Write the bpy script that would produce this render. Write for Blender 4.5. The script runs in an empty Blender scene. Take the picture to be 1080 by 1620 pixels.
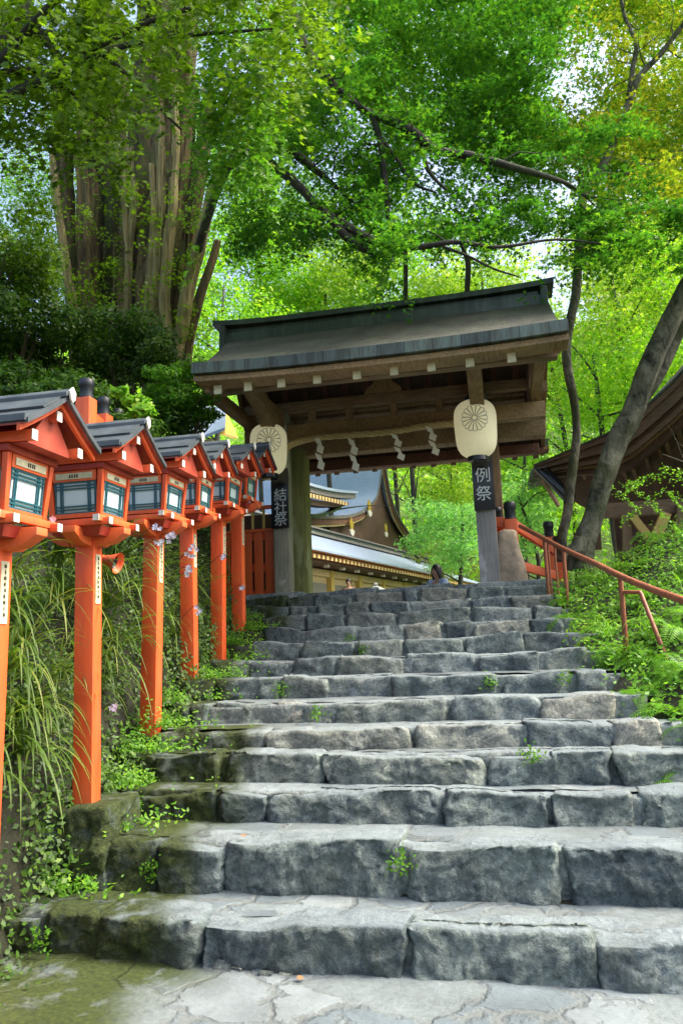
import bpy, bmesh, math, random
import numpy as np
from mathutils import Vector, Matrix, noise, Euler
R=math.radians
S=bpy.context.scene
COL=S.collection
random.seed(7)
RNG=np.random.default_rng(11)

# ---------------------------------------------------------------- camera
F=1200.0
EYE=np.array([0,0,1.53])
def cam_axes(yaw=12,pitch=9.6,roll=2.1):
    y,p,r=map(R,(yaw,pitch,roll))
    f=np.array([-math.sin(y)*math.cos(p),math.cos(y)*math.cos(p),math.sin(p)])
    rt=np.array([math.cos(y),math.sin(y),0.]); up=np.cross(rt,f)
    return rt*math.cos(r)-up*math.sin(r), up*math.cos(r)+rt*math.sin(r), f
RT,UP,FW=cam_axes()
def at(px,py,Y):                     # measured direction -> point in the vertical plane y=Y
    v=FW+RT*(px-540)/F+UP*(810-py)/F
    return EYE+v*(Y/v[1])
cam=bpy.data.cameras.new('camera'); cam.sensor_fit='VERTICAL'; cam.sensor_height=36
cam.lens=36*F/1620; cam.clip_end=600; cam.clip_start=.05
co=bpy.data.objects.new('camera',cam); COL.objects.link(co)
m=Matrix(((RT[0],UP[0],-FW[0],EYE[0]),(RT[1],UP[1],-FW[1],EYE[1]),(RT[2],UP[2],-FW[2],EYE[2]),(0,0,0,1)))
co.matrix_world=m
S.camera=co

# ---------------------------------------------------------------- light
SUN_EL,SUN_AZ=R(52),R(78)      # azimuth measured clockwise from +y
w=bpy.data.worlds.new('World'); S.world=w; w.use_nodes=True
nt=w.node_tree; bg=nt.nodes['Background']
sky=nt.nodes.new('ShaderNodeTexSky'); sky.sky_type='NISHITA'; sky.sun_disc=False
sky.sun_elevation=SUN_EL; sky.sun_rotation=SUN_AZ; sky.dust_density=6.0; sky.air_density=1.0
nt.links.new(sky.outputs[0],bg.inputs[0]); bg.inputs[1].default_value=.15
sl=bpy.data.lights.new('sun','SUN'); sl.energy=2.05; sl.angle=R(25); sl.color=(1,.95,.84)
so=bpy.data.objects.new('sun',sl); COL.objects.link(so)
sd=Vector((math.sin(SUN_AZ)*math.cos(SUN_EL),math.cos(SUN_AZ)*math.cos(SUN_EL),math.sin(SUN_EL)))
so.rotation_euler=sd.to_track_quat('Z','Y').to_euler()
S.view_settings.view_transform='Standard'; S.view_settings.look='None'
S.view_settings.exposure=1.78; S.view_settings.gamma=1; S.view_settings.use_curve_mapping=False

# ---------------------------------------------------------------- materials
def newmat(name):
    m=bpy.data.materials.new(name); m.use_nodes=True
    nt=m.node_tree; b=nt.nodes['Principled BSDF']
    return m,nt,b
def N(nt,t,**k):
    n=nt.nodes.new(t)
    for a,v in k.items(): setattr(n,a,v)
    return n
def ramp(nt,fac,stops):
    r=N(nt,'ShaderNodeValToRGB'); e=r.color_ramp.elements
    while len(e)<len(stops): e.new(.5)
    for q,(p,c) in zip(e,stops): q.position=p; q.color=(*c,1)
    nt.links.new(fac,r.inputs[0]); return r.outputs[0]
def noise_tex(nt,scale,detail=6,rough=.6,vec=None,stretch=None,dist=0):
    n=N(nt,'ShaderNodeTexNoise'); n.inputs['Scale'].default_value=scale
    n.inputs['Detail'].default_value=detail; n.inputs['Roughness'].default_value=rough
    n.inputs['Distortion'].default_value=dist
    if vec is None:
        vec=N(nt,'ShaderNodeTexCoord').outputs['Object']
    if stretch:
        mp=N(nt,'ShaderNodeMapping'); mp.inputs['Scale'].default_value=stretch
        nt.links.new(vec,mp.inputs[0]); vec=mp.outputs[0]
    nt.links.new(vec,n.inputs['Vector']); return n.outputs[0]
def mixc(nt,f,a,b,mode='MIX'):
    x=N(nt,'ShaderNodeMix',data_type='RGBA',blend_type=mode)
    for i,v in ((0,f),(6,a),(7,b)):
        if hasattr(v,'links') or hasattr(v,'is_linked'): nt.links.new(v,x.inputs[i])
        elif i==0: x.inputs[0].default_value=v
        else: x.inputs[i].default_value=(*v,1)
    return x.outputs[2]
def mathn(nt,op,a,b=0.,clamp=False):
    x=N(nt,'ShaderNodeMath',operation=op,use_clamp=clamp)
    for i,v in enumerate((a,b)):
        if hasattr(v,'is_linked'): nt.links.new(v,x.inputs[i])
        else: x.inputs[i].default_value=v
    return x.outputs[0]
def bump(nt,b,h,strength=.4,dist=.02):
    n=N(nt,'ShaderNodeBump'); n.inputs['Strength'].default_value=strength; n.inputs['Distance'].default_value=dist
    nt.links.new(h,n.inputs['Height']); nt.links.new(n.outputs[0],b.inputs['Normal'])
def attr(nt,name):
    return N(nt,'ShaderNodeAttribute',attribute_name=name).outputs['Fac']

def simple(name,c1,c2=None,scale=8,rough=.6,stretch=None,bs=.25,bd=.01,metal=0,spec=.5,detail=6):
    m,nt,b=newmat(name)
    c2=c2 or tuple(x*.7 for x in c1)
    n=noise_tex(nt,scale,detail=detail,stretch=stretch)
    nt.links.new(ramp(nt,n,[(.3,c2),(.7,c1)]),b.inputs['Base Color'])
    b.inputs['Roughness'].default_value=rough; b.inputs['Metallic'].default_value=metal
    b.inputs['Specular IOR Level'].default_value=spec
    if bs: bump(nt,b,n,bs,bd)
    return m

def leafmat(name,dark,light,extra=None,trans=.45,gloss=.35):
    m,nt,b=newmat(name)
    r=attr(nt,'rnd')
    geo=N(nt,'ShaderNodeNewGeometry').outputs['Position']
    big=noise_tex(nt,.55,detail=3,vec=geo)
    f=mathn(nt,'ADD',mathn(nt,'MULTIPLY',r,.55),mathn(nt,'MULTIPLY',big,.55))
    stops=[(.22,dark),(.72,light)]
    if extra: stops.append((.88,extra))
    c=ramp(nt,f,stops)
    nt.links.new(c,b.inputs['Base Color']); b.inputs['Roughness'].default_value=gloss+.1
    b.inputs['Specular IOR Level'].default_value=.25
    t=N(nt,'ShaderNodeBsdfTranslucent')
    c2=mixc(nt,1.0,c,(1.35,1.45,.55),'MULTIPLY'); nt.links.new(c2,t.inputs[0])
    mx=N(nt,'ShaderNodeMixShader'); mx.inputs[0].default_value=trans
    nt.links.new(b.outputs[0],mx.inputs[1]); nt.links.new(t.outputs[0],mx.inputs[2])
    nt.links.new(mx.outputs[0],nt.nodes['Material Output'].inputs[0])
    return m

def stonemat(name,moss=False):
    m,nt,b=newmat(name)
    geo=N(nt,'ShaderNodeNewGeometry').outputs['Position']
    t=attr(nt,'tint')
    base=ramp(nt,t,[(0,(.062,.082,.090)),(.25,(.105,.134,.138)),(.45,(.138,.168,.158)),(.6,(.165,.185,.168)),(.75,(.150,.186,.198)),(.9,(.215,.22,.185)),(1,(.26,.26,.225))])
    n1=noise_tex(nt,3.5,detail=8,rough=.65,vec=geo,dist=.6)
    n2=noise_tex(nt,38,detail=4,rough=.7,vec=geo)
    n3=noise_tex(nt,1.8,detail=5,rough=.6,vec=geo,dist=1.5)
    c=mixc(nt,1.0,base,ramp(nt,n1,[(.30,(.50,.52,.53)),(.46,(.88,.9,.9)),(.56,(1.12,1.12,1.08)),(.72,(1.7,1.68,1.6))]),'MULTIPLY')
    c=mixc(nt,1.0,c,ramp(nt,n2,[(.3,(.6,.6,.6)),(.7,(1.4,1.4,1.4))]),'MULTIPLY')
    n5=noise_tex(nt,13,detail=9,rough=.75,vec=geo,dist=1.2)
    c=mixc(nt,1.0,c,ramp(nt,n5,[(.34,(.42,.45,.46)),(.47,(.95,.96,.95)),(.58,(1.18,1.16,1.08)),(.68,(1.55,1.5,1.35))]),'MULTIPLY')
    ol=ramp(nt,noise_tex(nt,2.7,detail=6,rough=.7,vec=geo),[(.50,(0,0,0)),(.62,(1,1,1))])
    c=mixc(nt,mathn(nt,'MULTIPLY',ol,.25),c,(.105,.115,.070))
    # pale mineral veins and lichen patches
    v=mathn(nt,'ABSOLUTE',mathn(nt,'SUBTRACT',n3,.5))
    vein=ramp(nt,v,[(0,(1,1,1)),(.018,(0,0,0))])
    c=mixc(nt,mathn(nt,'MULTIPLY',vein,.16),c,(.30,.31,.29))
    lich=ramp(nt,noise_tex(nt,6,detail=7,rough=.7,vec=geo),[(.60,(0,0,0)),(.66,(1,1,1))])
    c=mixc(nt,mathn(nt,'MULTIPLY',lich,.40),c,(.26,.28,.24))
    # upper surfaces paler and bluish: sky light put into the colour
    nrm=N(nt,'ShaderNodeNewGeometry').outputs['Normal']
    sep=N(nt,'ShaderNodeSeparateXYZ'); nt.links.new(nrm,sep.inputs[0])
    up=ramp(nt,sep.outputs[2],[(.70,(0,0,0)),(.97,(1,1,1))])
    sky_tone=mathn(nt,'MULTIPLY',up,mathn(nt,'MULTIPLY',n1,1.3))
    c=mixc(nt,mathn(nt,'MINIMUM',sky_tone,.75),c,(.21,.252,.268))
    ms=mathn(nt,'MULTIPLY',attr(nt,'moss'),ramp(nt,noise_tex(nt,5,detail=6,vec=geo),[(.25,(0,0,0)),(.5,(1,1,1))]))
    mcol=ramp(nt,noise_tex(nt,30,vec=geo),[(.3,(.009,.019,.004)),(.7,(.048,.066,.010))])
    c=mixc(nt,ms,c,mcol)
    nt.links.new(c,b.inputs['Base Color']); b.inputs['Roughness'].default_value=.72
    b.inputs['Specular IOR Level'].default_value=.35
    h=mathn(nt,'ADD',mathn(nt,'MULTIPLY',n1,1.5),mathn(nt,'ADD',mathn(nt,'MULTIPLY',n2,.35),noise_tex(nt,11,detail=8,rough=.75,vec=geo,dist=1)))
    bump(nt,b,h,.8,.04)
    return m

def flagmat(name):
    m,nt,b=newmat(name)
    geo=N(nt,'ShaderNodeNewGeometry').outputs['Position']
    n1=noise_tex(nt,2.2,detail=6,vec=geo); n2=noise_tex(nt,26,detail=6,rough=.7,vec=geo)
    dn=N(nt,'ShaderNodeTexNoise'); dn.inputs['Scale'].default_value=3.5; dn.inputs['Detail'].default_value=4; nt.links.new(geo,dn.inputs[0])
    wv=N(nt,'ShaderNodeVectorMath',operation='MULTIPLY_ADD'); nt.links.new(dn.outputs[1],wv.inputs[0]); wv.inputs[1].default_value=(.5,.5,0); nt.links.new(geo,wv.inputs[2])
    vs=[]
    for ft in ('DISTANCE_TO_EDGE','F1'):
        v=N(nt,'ShaderNodeTexVoronoi',feature=ft,voronoi_dimensions='2D'); v.inputs['Scale'].default_value=2.6; v.inputs['Randomness'].default_value=1
        nt.links.new(wv.outputs[0],v.inputs['Vector']); vs.append(v)
    cell=N(nt,'ShaderNodeSeparateColor'); nt.links.new(vs[1].outputs['Color'],cell.inputs[0])
    isst=ramp(nt,mathn(nt,'ADD',vs[0].outputs[0],mathn(nt,'MULTIPLY',mathn(nt,'SUBTRACT',n2,.5),.12)),[(.03,(0,0,0)),(.11,(1,1,1))])
    # about half of the cells are set stones, the rest is bare mortar
    sel=mathn(nt,'GREATER_THAN',cell.outputs[0],.30)
    f=mathn(nt,'MULTIPLY',isst,sel)
    stone=ramp(nt,cell.outputs[1],[(0,(.080,.108,.125)),(.5,(.115,.145,.160)),(.8,(.145,.172,.182)),(1,(.22,.25,.255))])
    mort=ramp(nt,n2,[(.3,(.10,.122,.122)),(.7,(.165,.192,.195))])
    c=mixc(nt,mathn(nt,'MULTIPLY',f,.65),mort,stone)
    c=mixc(nt,1.0,c,ramp(nt,n1,[(.3,(.68,.68,.67)),(.7,(1.25,1.25,1.25))]),'MULTIPLY')
    crack=ramp(nt,vs[0].outputs[0],[(.02,(1,1,1)),(.05,(0,0,0))])
    c=mixc(nt,mathn(nt,'MULTIPLY',mathn(nt,'MULTIPLY',crack,sel),.35),c,(.10,.10,.085))
    ms=mathn(nt,'MULTIPLY',attr(nt,'moss'),ramp(nt,noise_tex(nt,6,detail=6,vec=geo),[(.25,(0,0,0)),(.45,(1,1,1))]))
    mcol=ramp(nt,noise_tex(nt,40,vec=geo),[(.3,(.013,.023,.005)),(.7,(.050,.068,.011))])
    c=mixc(nt,ms,c,mcol)
    nt.links.new(c,b.inputs['Base Color']); b.inputs['Roughness'].default_value=.6
    h=mathn(nt,'ADD',mathn(nt,'MULTIPLY',f,.55),mathn(nt,'ADD',mathn(nt,'MULTIPLY',n2,.3),mathn(nt,'MULTIPLY',n1,.8)))
    bump(nt,b,h,.8,.03)
    return m

def redpaint(name,c=(.72,.10,.018),c2=(.56,.066,.015)):
    m,nt,b=newmat(name)
    tc=N(nt,'ShaderNodeTexCoord').outputs['Object']
    n=noise_tex(nt,3,detail=7,vec=tc,stretch=(3,3,.6)); n2=noise_tex(nt,60,detail=4,vec=tc,stretch=(1,1,.15))
    col=ramp(nt,n,[(.3,c2),(.6,c)])
    ch=ramp(nt,noise_tex(nt,9,detail=8,rough=.75,vec=tc),[(.66,(0,0,0)),(.70,(1,1,1))])
    col=mixc(nt,mathn(nt,'MULTIPLY',ch,.55),col,(.40,.17,.10))
    fd=ramp(nt,noise_tex(nt,2.2,detail=5,vec=tc,stretch=(1,1,.5)),[(.48,(0,0,0)),(.68,(1,1,1))])
    col=mixc(nt,mathn(nt,'MULTIPLY',fd,.30),col,(.62,.20,.10))
    dr=ramp(nt,noise_tex(nt,5,detail=9,rough=.8,vec=tc,stretch=(4,4,.35)),[(.56,(0,0,0)),(.70,(1,1,1))])
    col=mixc(nt,mathn(nt,'MULTIPLY',dr,.5),col,(.16,.05,.025))
    nt.links.new(col,b.inputs['Base Color']); b.inputs['Roughness'].default_value=.5
    bump(nt,b,n2,.15,.006); return m

def bark(name,c1,c2,moss=None,sc=6,st=(1,1,.12),bs=.9):
    m,nt,b=newmat(name)
    geo=N(nt,'ShaderNodeNewGeometry').outputs['Position']
    n=noise_tex(nt,sc,detail=9,rough=.65,vec=geo,stretch=st,dist=.4); n2=noise_tex(nt,1.5,detail=5,vec=geo)
    c=ramp(nt,n,[(.35,c2),(.65,c1)])
    if moss: c=mixc(nt,ramp(nt,n2,[(.48,(0,0,0)),(.62,(1,1,1))]),c,moss)
    nt.links.new(c,b.inputs['Base Color']); b.inputs['Roughness'].default_value=.9
    bump(nt,b,n,bs,.11); return m

def wood(name,c1,c2,st=(1.5,18,18),rough=.7,scale=2.2,stain=None):
    m,nt,b=newmat(name)
    tc=N(nt,'ShaderNodeTexCoord').outputs['Object']
    n=noise_tex(nt,scale,detail=8,rough=.65,vec=tc,stretch=st); n2=noise_tex(nt,1.3,detail=6,vec=tc)
    c=ramp(nt,n,[(.3,c2),(.68,c1)])
    c=mixc(nt,1.0,c,ramp(nt,n2,[(.3,(.65,.65,.65)),(.7,(1.2,1.2,1.2))]),'MULTIPLY')
    if stain: c=mixc(nt,ramp(nt,noise_tex(nt,2.6,detail=7,vec=tc,stretch=(1,1,.35)),[(.56,(0,0,0)),(.62,(1,1,1))]),c,stain)
    nt.links.new(c,b.inputs['Base Color']); b.inputs['Roughness'].default_value=rough
    bump(nt,b,n,.35,.01); return m

M={}
M['stone']=stonemat('stone'); M['flag']=flagmat('flagstones in mortar')
M['mortar']=simple('mortar',(.26,.26,.23),(.13,.135,.12),scale=14,rough=.9,bs=.6,bd=.03)
M['slab']=simple('kerb stone',(.30,.33,.31),(.15,.17,.16),scale=7,rough=.8,bs=.5,bd=.02,detail=9)
M['soil']=simple('soil',(.026,.028,.012),(.008,.009,.004),scale=6,rough=1,bs=.9,bd=.06)
M['hill']=simple('hillside undergrowth',(.10,.17,.02),(.03,.06,.01),scale=1.6,rough=1,bs=.9,bd=.3)
M['yard']=simple('gravel yard',(.3,.29,.26),(.18,.18,.16),scale=30,rough=.9)
M['red']=redpaint('vermilion paint')
M['orange']=redpaint('orange vermilion paint',(.72,.125,.025),(.58,.085,.02))
M['redin']=redpaint('deep vermilion with painted shade',(.30,.022,.010),(.20,.014,.008))  # deeper red for inner parts, partly shade put into the colour
M['cap']=simple('blackened wood',(.018,.024,.03),(.008,.01,.012),scale=10,rough=.45)
M['white']=simple('white paint',(.72,.70,.62),(.5,.48,.4),scale=20,rough=.6)
M['tablet']=simple('aged paper label',(.62,.58,.38),(.42,.40,.25),scale=16,rough=.8)
M['ink']=simple('ink',(.05,.045,.03),rough=.8,bs=0)
M['gray_roof']=simple('weathered sheet roof',(.085,.10,.11),(.035,.045,.05),scale=5,rough=.42,bs=.3,detail=9)
M['bar']=simple('teal lattice bar',(.02,.11,.135),(.012,.07,.09),scale=20,rough=.4,bs=0)
def pane():
    m,nt,b=newmat('pane with painted reflection')
    n=noise_tex(nt,3,detail=2)
    nt.links.new(ramp(nt,n,[(.3,(.40,.52,.54)),(.7,(.56,.68,.68))]),b.inputs['Base Color'])  # bluish white reflection put into the pane's base colour
    b.inputs['Roughness'].default_value=.18; b.inputs['Coat Weight'].default_value=.5; b.inputs['Coat Roughness'].default_value=.05
    return m
M['pane']=pane()
M['wood']=wood('aged dark cedar',(.27,.175,.09),(.105,.066,.036))
M['woody']=wood('aged cedar with pale patches',(.34,.225,.10),(.14,.09,.042),st=(18,1.5,18))
M['woodu']=wood('cedar upright',(.33,.21,.10),(.14,.088,.042),st=(18,18,1.5))
M['brownred']=wood('red brown rafter',(.21,.09,.05),(.09,.04,.024),st=(18,1.5,10))
M['soffit']=wood('dark brown soffit board',(.15,.095,.055),(.06,.038,.022),st=(18,1.5,10))  # darker, duller brown than the beams
M['olive']=wood('algae tinted pillar',(.30,.30,.085),(.15,.16,.05),st=(14,14,.8),stain=(.33,.35,.16))
M['greyp']=wood('silvered post',(.33,.32,.23),(.17,.165,.125),st=(16,16,.9),stain=(.52,.53,.45))
M['greyp2']=wood('grey silvered post',(.30,.29,.27),(.15,.145,.14),st=(16,16,.9),stain=(.40,.40,.39))
M['black']=simple('black lacquer',(.012,.014,.018),(.006,.007,.008),scale=8,rough=.28,bs=.1)
M['letter']=simple('white lettering',(.62,.66,.66),(.45,.5,.5),scale=30,rough=.6,bs=0)
def papermat():
    m,nt,b=newmat('oiled paper')
    tc=N(nt,'ShaderNodeTexCoord').outputs['Object']
    n=noise_tex(nt,4,detail=4,vec=tc)
    nt.links.new(ramp(nt,n,[(.3,(.76,.75,.50)),(.7,(.84,.83,.62))]),b.inputs['Base Color'])
    b.inputs['Roughness'].default_value=.55
    wv=N(nt,'ShaderNodeTexWave',wave_type='BANDS',bands_direction='Z'); wv.inputs['Scale'].default_value=14; nt.links.new(tc,wv.inputs[0])
    bump(nt,b,wv.outputs[0],.12,.006)
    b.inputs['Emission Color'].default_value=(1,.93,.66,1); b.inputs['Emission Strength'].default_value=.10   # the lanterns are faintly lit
    t=N(nt,'ShaderNodeBsdfTranslucent'); t.inputs[0].default_value=(.85,.82,.58,1)
    mx=N(nt,'ShaderNodeMixShader'); mx.inputs[0].default_value=.4
    nt.links.new(b.outputs[0],mx.inputs[1]); nt.links.new(t.outputs[0],mx.inputs[2]); nt.links.new(mx.outputs[0],nt.nodes['Material Output'].inputs[0])
    return m
M['paper']=papermat()
M['crest']=simple('grey crest ink',(.26,.29,.26),(.2,.23,.21),rough=.7,bs=0)
M['crestfill']=simple('pale crest petals',(.60,.66,.56),(.55,.6,.5),rough=.7,bs=0)
M['rope']=simple('straw rope',(.55,.44,.22),(.32,.25,.11),scale=40,rough=.9)
M['shide']=simple('folded white paper',(.86,.85,.74),(.74,.74,.62),scale=8,rough=.8,bs=0)
def hiwada():
    m,nt,b=newmat('bark shingle roof')
    geo=N(nt,'ShaderNodeNewGeometry').outputs['Position']
    n=noise_tex(nt,1.2,detail=8,rough=.7,vec=geo); n2=noise_tex(nt,60,detail=3,vec=geo,stretch=(1,.2,.2))
    n4=noise_tex(nt,5,detail=8,rough=.7,vec=geo,stretch=(1,.25,.25))
    c=ramp(nt,n,[(.3,(.032,.030,.021)),(.5,(.055,.057,.040)),(.7,(.085,.095,.066))])
    c=mixc(nt,1.,c,ramp(nt,n4,[(.3,(.7,.7,.7)),(.7,(1.35,1.35,1.3))]),'MULTIPLY')
    mo=ramp(nt,noise_tex(nt,1.9,detail=9,rough=.75,vec=geo),[(.54,(0,0,0)),(.64,(1,1,1))])
    c=mixc(nt,mathn(nt,'MULTIPLY',mo,.55),c,(.055,.075,.03))
    sp=N(nt,'ShaderNodeSeparateXYZ'); nt.links.new(geo,sp.inputs[0])
    fr=mathn(nt,'FRACT',mathn(nt,'ADD',mathn(nt,'MULTIPLY',sp.outputs[1],5.5),mathn(nt,'MULTIPLY',n,.25)))
    c=mixc(nt,mathn(nt,'MULTIPLY',mathn(nt,'LESS_THAN',fr,.14),.45),c,(.012,.011,.009))
    nt.links.new(c,b.inputs['Base Color']); b.inputs['Roughness'].default_value=.75
    bump(nt,b,mathn(nt,'ADD',n2,mathn(nt,'MULTIPLY',fr,1.2)),.7,.03); return m
M['hiwada']=hiwada()
def copper(name,seam=True,cols=None):
    m,nt,b=newmat(name)
    tc=N(nt,'ShaderNodeTexCoord').outputs['Object']
    st=noise_tex(nt,2.2,detail=7,rough=.75,vec=tc,stretch=(2.6,.3,.35)); 
    c=ramp(nt,st,cols or [(.32,(.034,.038,.028)),(.46,(.062,.070,.050)),(.55,(.09,.125,.10)),(.62,(.070,.070,.058)),(.72,(.13,.18,.15))])
    if seam:
        sp=N(nt,'ShaderNodeSeparateXYZ'); nt.links.new(tc,sp.inputs[0])
        fr=mathn(nt,'FRACT',mathn(nt,'MULTIPLY',sp.outputs[0],3.1))
        sm=mathn(nt,'LESS_THAN',fr,.035)
        c=mixc(nt,mathn(nt,'MULTIPLY',sm,.7),c,(.01,.014,.014))
        fl=mathn(nt,'FLOOR',mathn(nt,'MULTIPLY',sp.outputs[0],3.1))
        wn=N(nt,'ShaderNodeTexWhiteNoise',noise_dimensions='1D'); nt.links.new(fl,wn.inputs['W'])
        c=mixc(nt,1.,c,ramp(nt,wn.outputs[0],[(0,(.6,.6,.65)),(1,(1.3,1.3,1.25))]),'MULTIPLY')
    nt.links.new(c,b.inputs['Base Color']); b.inputs['Roughness'].default_value=.5; b.inputs['Metallic'].default_value=.25
    bump(nt,b,st,.3,.01); return m
M['copper']=copper('patinated copper band')
M['ridge']=copper('dark patinated copper ridge',False,[(.3,(.022,.030,.022)),(.5,(.045,.062,.046)),(.7,(.08,.11,.08))])
M['steelroof']=simple('blue grey copper roof',(.36,.44,.57),(.27,.34,.46),scale=3,rough=.35,metal=.1,stretch=(1,1,6),bs=.3,detail=8)
M['roofedge']=simple('roof edge board',(.20,.19,.17),(.08,.075,.07),scale=9,rough=.6)
M['edgeor']=simple('orange eave board',(.42,.15,.045),(.28,.10,.035),scale=12,rough=.6)
def dentil():
    m,nt,b=newmat('row of gilt rafter ends')
    geo=N(nt,'ShaderNodeNewGeometry').outputs['Position']
    dt=N(nt,'ShaderNodeVectorMath',operation='DOT_PRODUCT'); nt.links.new(geo,dt.inputs[0]); dt.inputs[1].default_value=(.206,.978,0)
    fr=mathn(nt,'LESS_THAN',mathn(nt,'FRACT',mathn(nt,'MULTIPLY',dt.outputs['Value'],3.2)),.42)
    nt.links.new(mixc(nt,fr,(.16,.06,.03),(.80,.62,.25)),b.inputs['Base Color']); b.inputs['Roughness'].default_value=.5
    return m
M['dentil']=dentil()
M['gold']=simple('gilt fitting',(.75,.50,.10),(.5,.32,.06),scale=14,rough=.35,metal=.5,bs=.1)
M['plaster']=simple('cream plaster',(.62,.50,.26),(.48,.38,.18),scale=4,rough=.8)
M['ypost']=simple('fresh cypress',(.62,.46,.12),(.48,.34,.08),scale=9,rough=.6,stretch=(8,8,1))
M['screen']=simple('grey blind',(.26,.25,.19),(.16,.16,.13),scale=30,rough=.8,stretch=(1,1,12))
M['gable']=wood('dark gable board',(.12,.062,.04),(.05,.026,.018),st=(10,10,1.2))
M['hroof']=wood('layered cypress bark edge',(.25,.165,.105),(.10,.066,.045),st=(1.2,3,24))
M['rust']=simple('rusty orange pipe',(.33,.105,.04),(.18,.055,.025),scale=16,rough=.55,bs=.3,detail=9)
M['beige']=simple('weathered beige stone',(.42,.33,.22),(.12,.10,.08),scale=6,rough=.85,bs=.6,bd=.02,detail=9)
M['skin']=simple('skin',(.50,.30,.21),(.46,.27,.19),rough=.5,bs=0)
M['hair']=simple('black hair',(.012,.009,.008),(.005,.004,.004),scale=60,rough=.4,stretch=(8,8,1))
M['shirt']=simple('blue white shirt',(.55,.66,.80),(.20,.36,.62),scale=14,rough=.8,bs=.1)
M['trouser']=simple('dark trousers',(.03,.035,.05),rough=.8)
M['brownc']=simple('brown jacket',(.20,.13,.09),(.14,.09,.06),rough=.8)
M['pale']=simple('white blouse',(.66,.66,.64),(.5,.5,.5),rough=.8)
M['grey_lantern']=simple('grey granite',(.36,.38,.36),(.2,.22,.21),scale=25,rough=.85)
M['petal']=simple('white petal',(.78,.77,.84),(.6,.58,.74),scale=30,rough=.6,bs=0)
M['katsura']=bark('pale brown fluted bark',(.22,.15,.058),(.022,.015,.007),moss=(.085,.095,.02),sc=7,st=(1,1,.10))
M['katlight']=bark('pale olive stem bark',(.36,.29,.125),(.13,.105,.04),sc=10,st=(1,1,.12),bs=.8)
M['katdark']=bark('dark brown bark',(.11,.085,.04),(.025,.02,.01),moss=(.06,.07,.018),sc=5,st=(1,1,.12))
M['mbark']=bark('dark maple bark',(.055,.048,.04),(.018,.016,.013),moss=(.05,.055,.03),sc=8,st=(1,1,.5),bs=.5)
M['lichenbark']=bark('mossy lichen bark',(.22,.215,.14),(.018,.020,.012),moss=(.05,.06,.018),sc=7,st=(1,1,.6),bs=1.0)
M['twig']=bark('brown twig',(.11,.085,.05),(.05,.04,.02),sc=8)
M['lf_canopy']=leafmat('olive maple leaf',(0.050,0.115,0.008),(0.18,0.30,0.018),trans=.48)
M['lf_blue']=leafmat('cool green maple leaf',(0.024,0.115,0.022),(0.095,0.26,0.026),(0.20,0.36,0.03),trans=.48)
M['lf_yellow']=leafmat('yellow maple leaf with sun glow',(0.085,0.20,0.016),(0.31,0.35,0.03),(0.46,0.38,0.05),trans=.5)  # yellow leaf pushed warmer, sun glow put into the colour
M['lf_bright']=leafmat('bright spring green leaf',(0.074,0.230,0.011),(0.243,0.486,0.020),(0.486,0.594,0.068),trans=.5)
M['lf_bright2']=leafmat('lime green leaf',(0.095,0.230,0.016),(0.324,0.486,0.041),(0.620,0.620,0.243),trans=.5)
M['lf_mid']=leafmat('mid green leaf',(0.040,0.150,0.014),(0.14,0.31,0.022),(0.24,0.42,0.035),trans=.5)
M['lf_pale']=leafmat('pale blue green leaf',(0.081,0.257,0.081),(0.230,0.486,0.162),(0.351,0.620,0.216),trans=.5)
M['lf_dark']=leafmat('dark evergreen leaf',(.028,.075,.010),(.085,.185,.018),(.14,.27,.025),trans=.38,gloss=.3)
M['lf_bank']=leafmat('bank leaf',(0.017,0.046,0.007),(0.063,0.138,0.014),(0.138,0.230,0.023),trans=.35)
M['lf_grass']=leafmat('arching grass blade',(0.040,0.095,0.013),(0.12,0.19,0.032),(0.24,0.25,0.06),trans=.4)
M['lf_fern']=leafmat('fresh fern',(0.06,0.20,0.017),(0.20,0.42,0.034),(0.34,0.52,0.06),trans=.45)
M['lf_moss']=leafmat('moss tuft',(0.034,0.057,0.007),(0.098,0.138,0.011),trans=.15)

# ---------------------------------------------------------------- object helpers
def prop(o,label=None,cat=None,group=None,kind=None):
    if label: o['label']=label
    if cat: o['category']=cat
    if group: o['group']=group
    if kind: o['kind']=kind
    return o
def thing(name,label,cat,loc=(0,0,0),group=None,rz=0):
    o=bpy.data.objects.new(name,None); COL.objects.link(o); o.empty_display_size=.1
    o.location=loc; o.rotation_euler=(0,0,rz)
    return prop(o,label,cat,group)
def relpos(par):
    p=Vector((0,0,0)); q=par
    while q is not None: p+=q.location; q=q.parent
    return p
def raw(name,V,Fc,mat,parent=None,smooth=False,attrs=None,local=False):
    V=np.asarray(V,dtype=np.float32).reshape(-1,3)
    if parent is not None and not local:
        V=V-np.array(relpos(parent),dtype=np.float32)
    me=bpy.data.meshes.new(name)
    if isinstance(Fc,tuple):                 # (flat loops, per face count)
        loops,k=Fc; nf=len(loops)//k
        me.vertices.add(len(V)); me.vertices.foreach_set('co',V.ravel())
        me.loops.add(len(loops)); me.loops.foreach_set('vertex_index',np.asarray(loops,dtype=np.int32))
        me.polygons.add(nf); me.polygons.foreach_set('loop_start',np.arange(nf,dtype=np.int32)*k)
        me.update(calc_edges=True)
    else:
        me.from_pydata(V.tolist(),[],Fc); me.update()
    me.materials.append(mat)
    if smooth: me.shade_smooth()
    if attrs:
        for a,(dom,vals) in attrs.items():
            at_=me.attributes.new(a,'FLOAT',dom); at_.data.foreach_set('value',np.asarray(vals,dtype=np.float32))
    o=bpy.data.objects.new(name,me); COL.objects.link(o)
    if parent is not None: o.parent=parent
    return o
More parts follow.
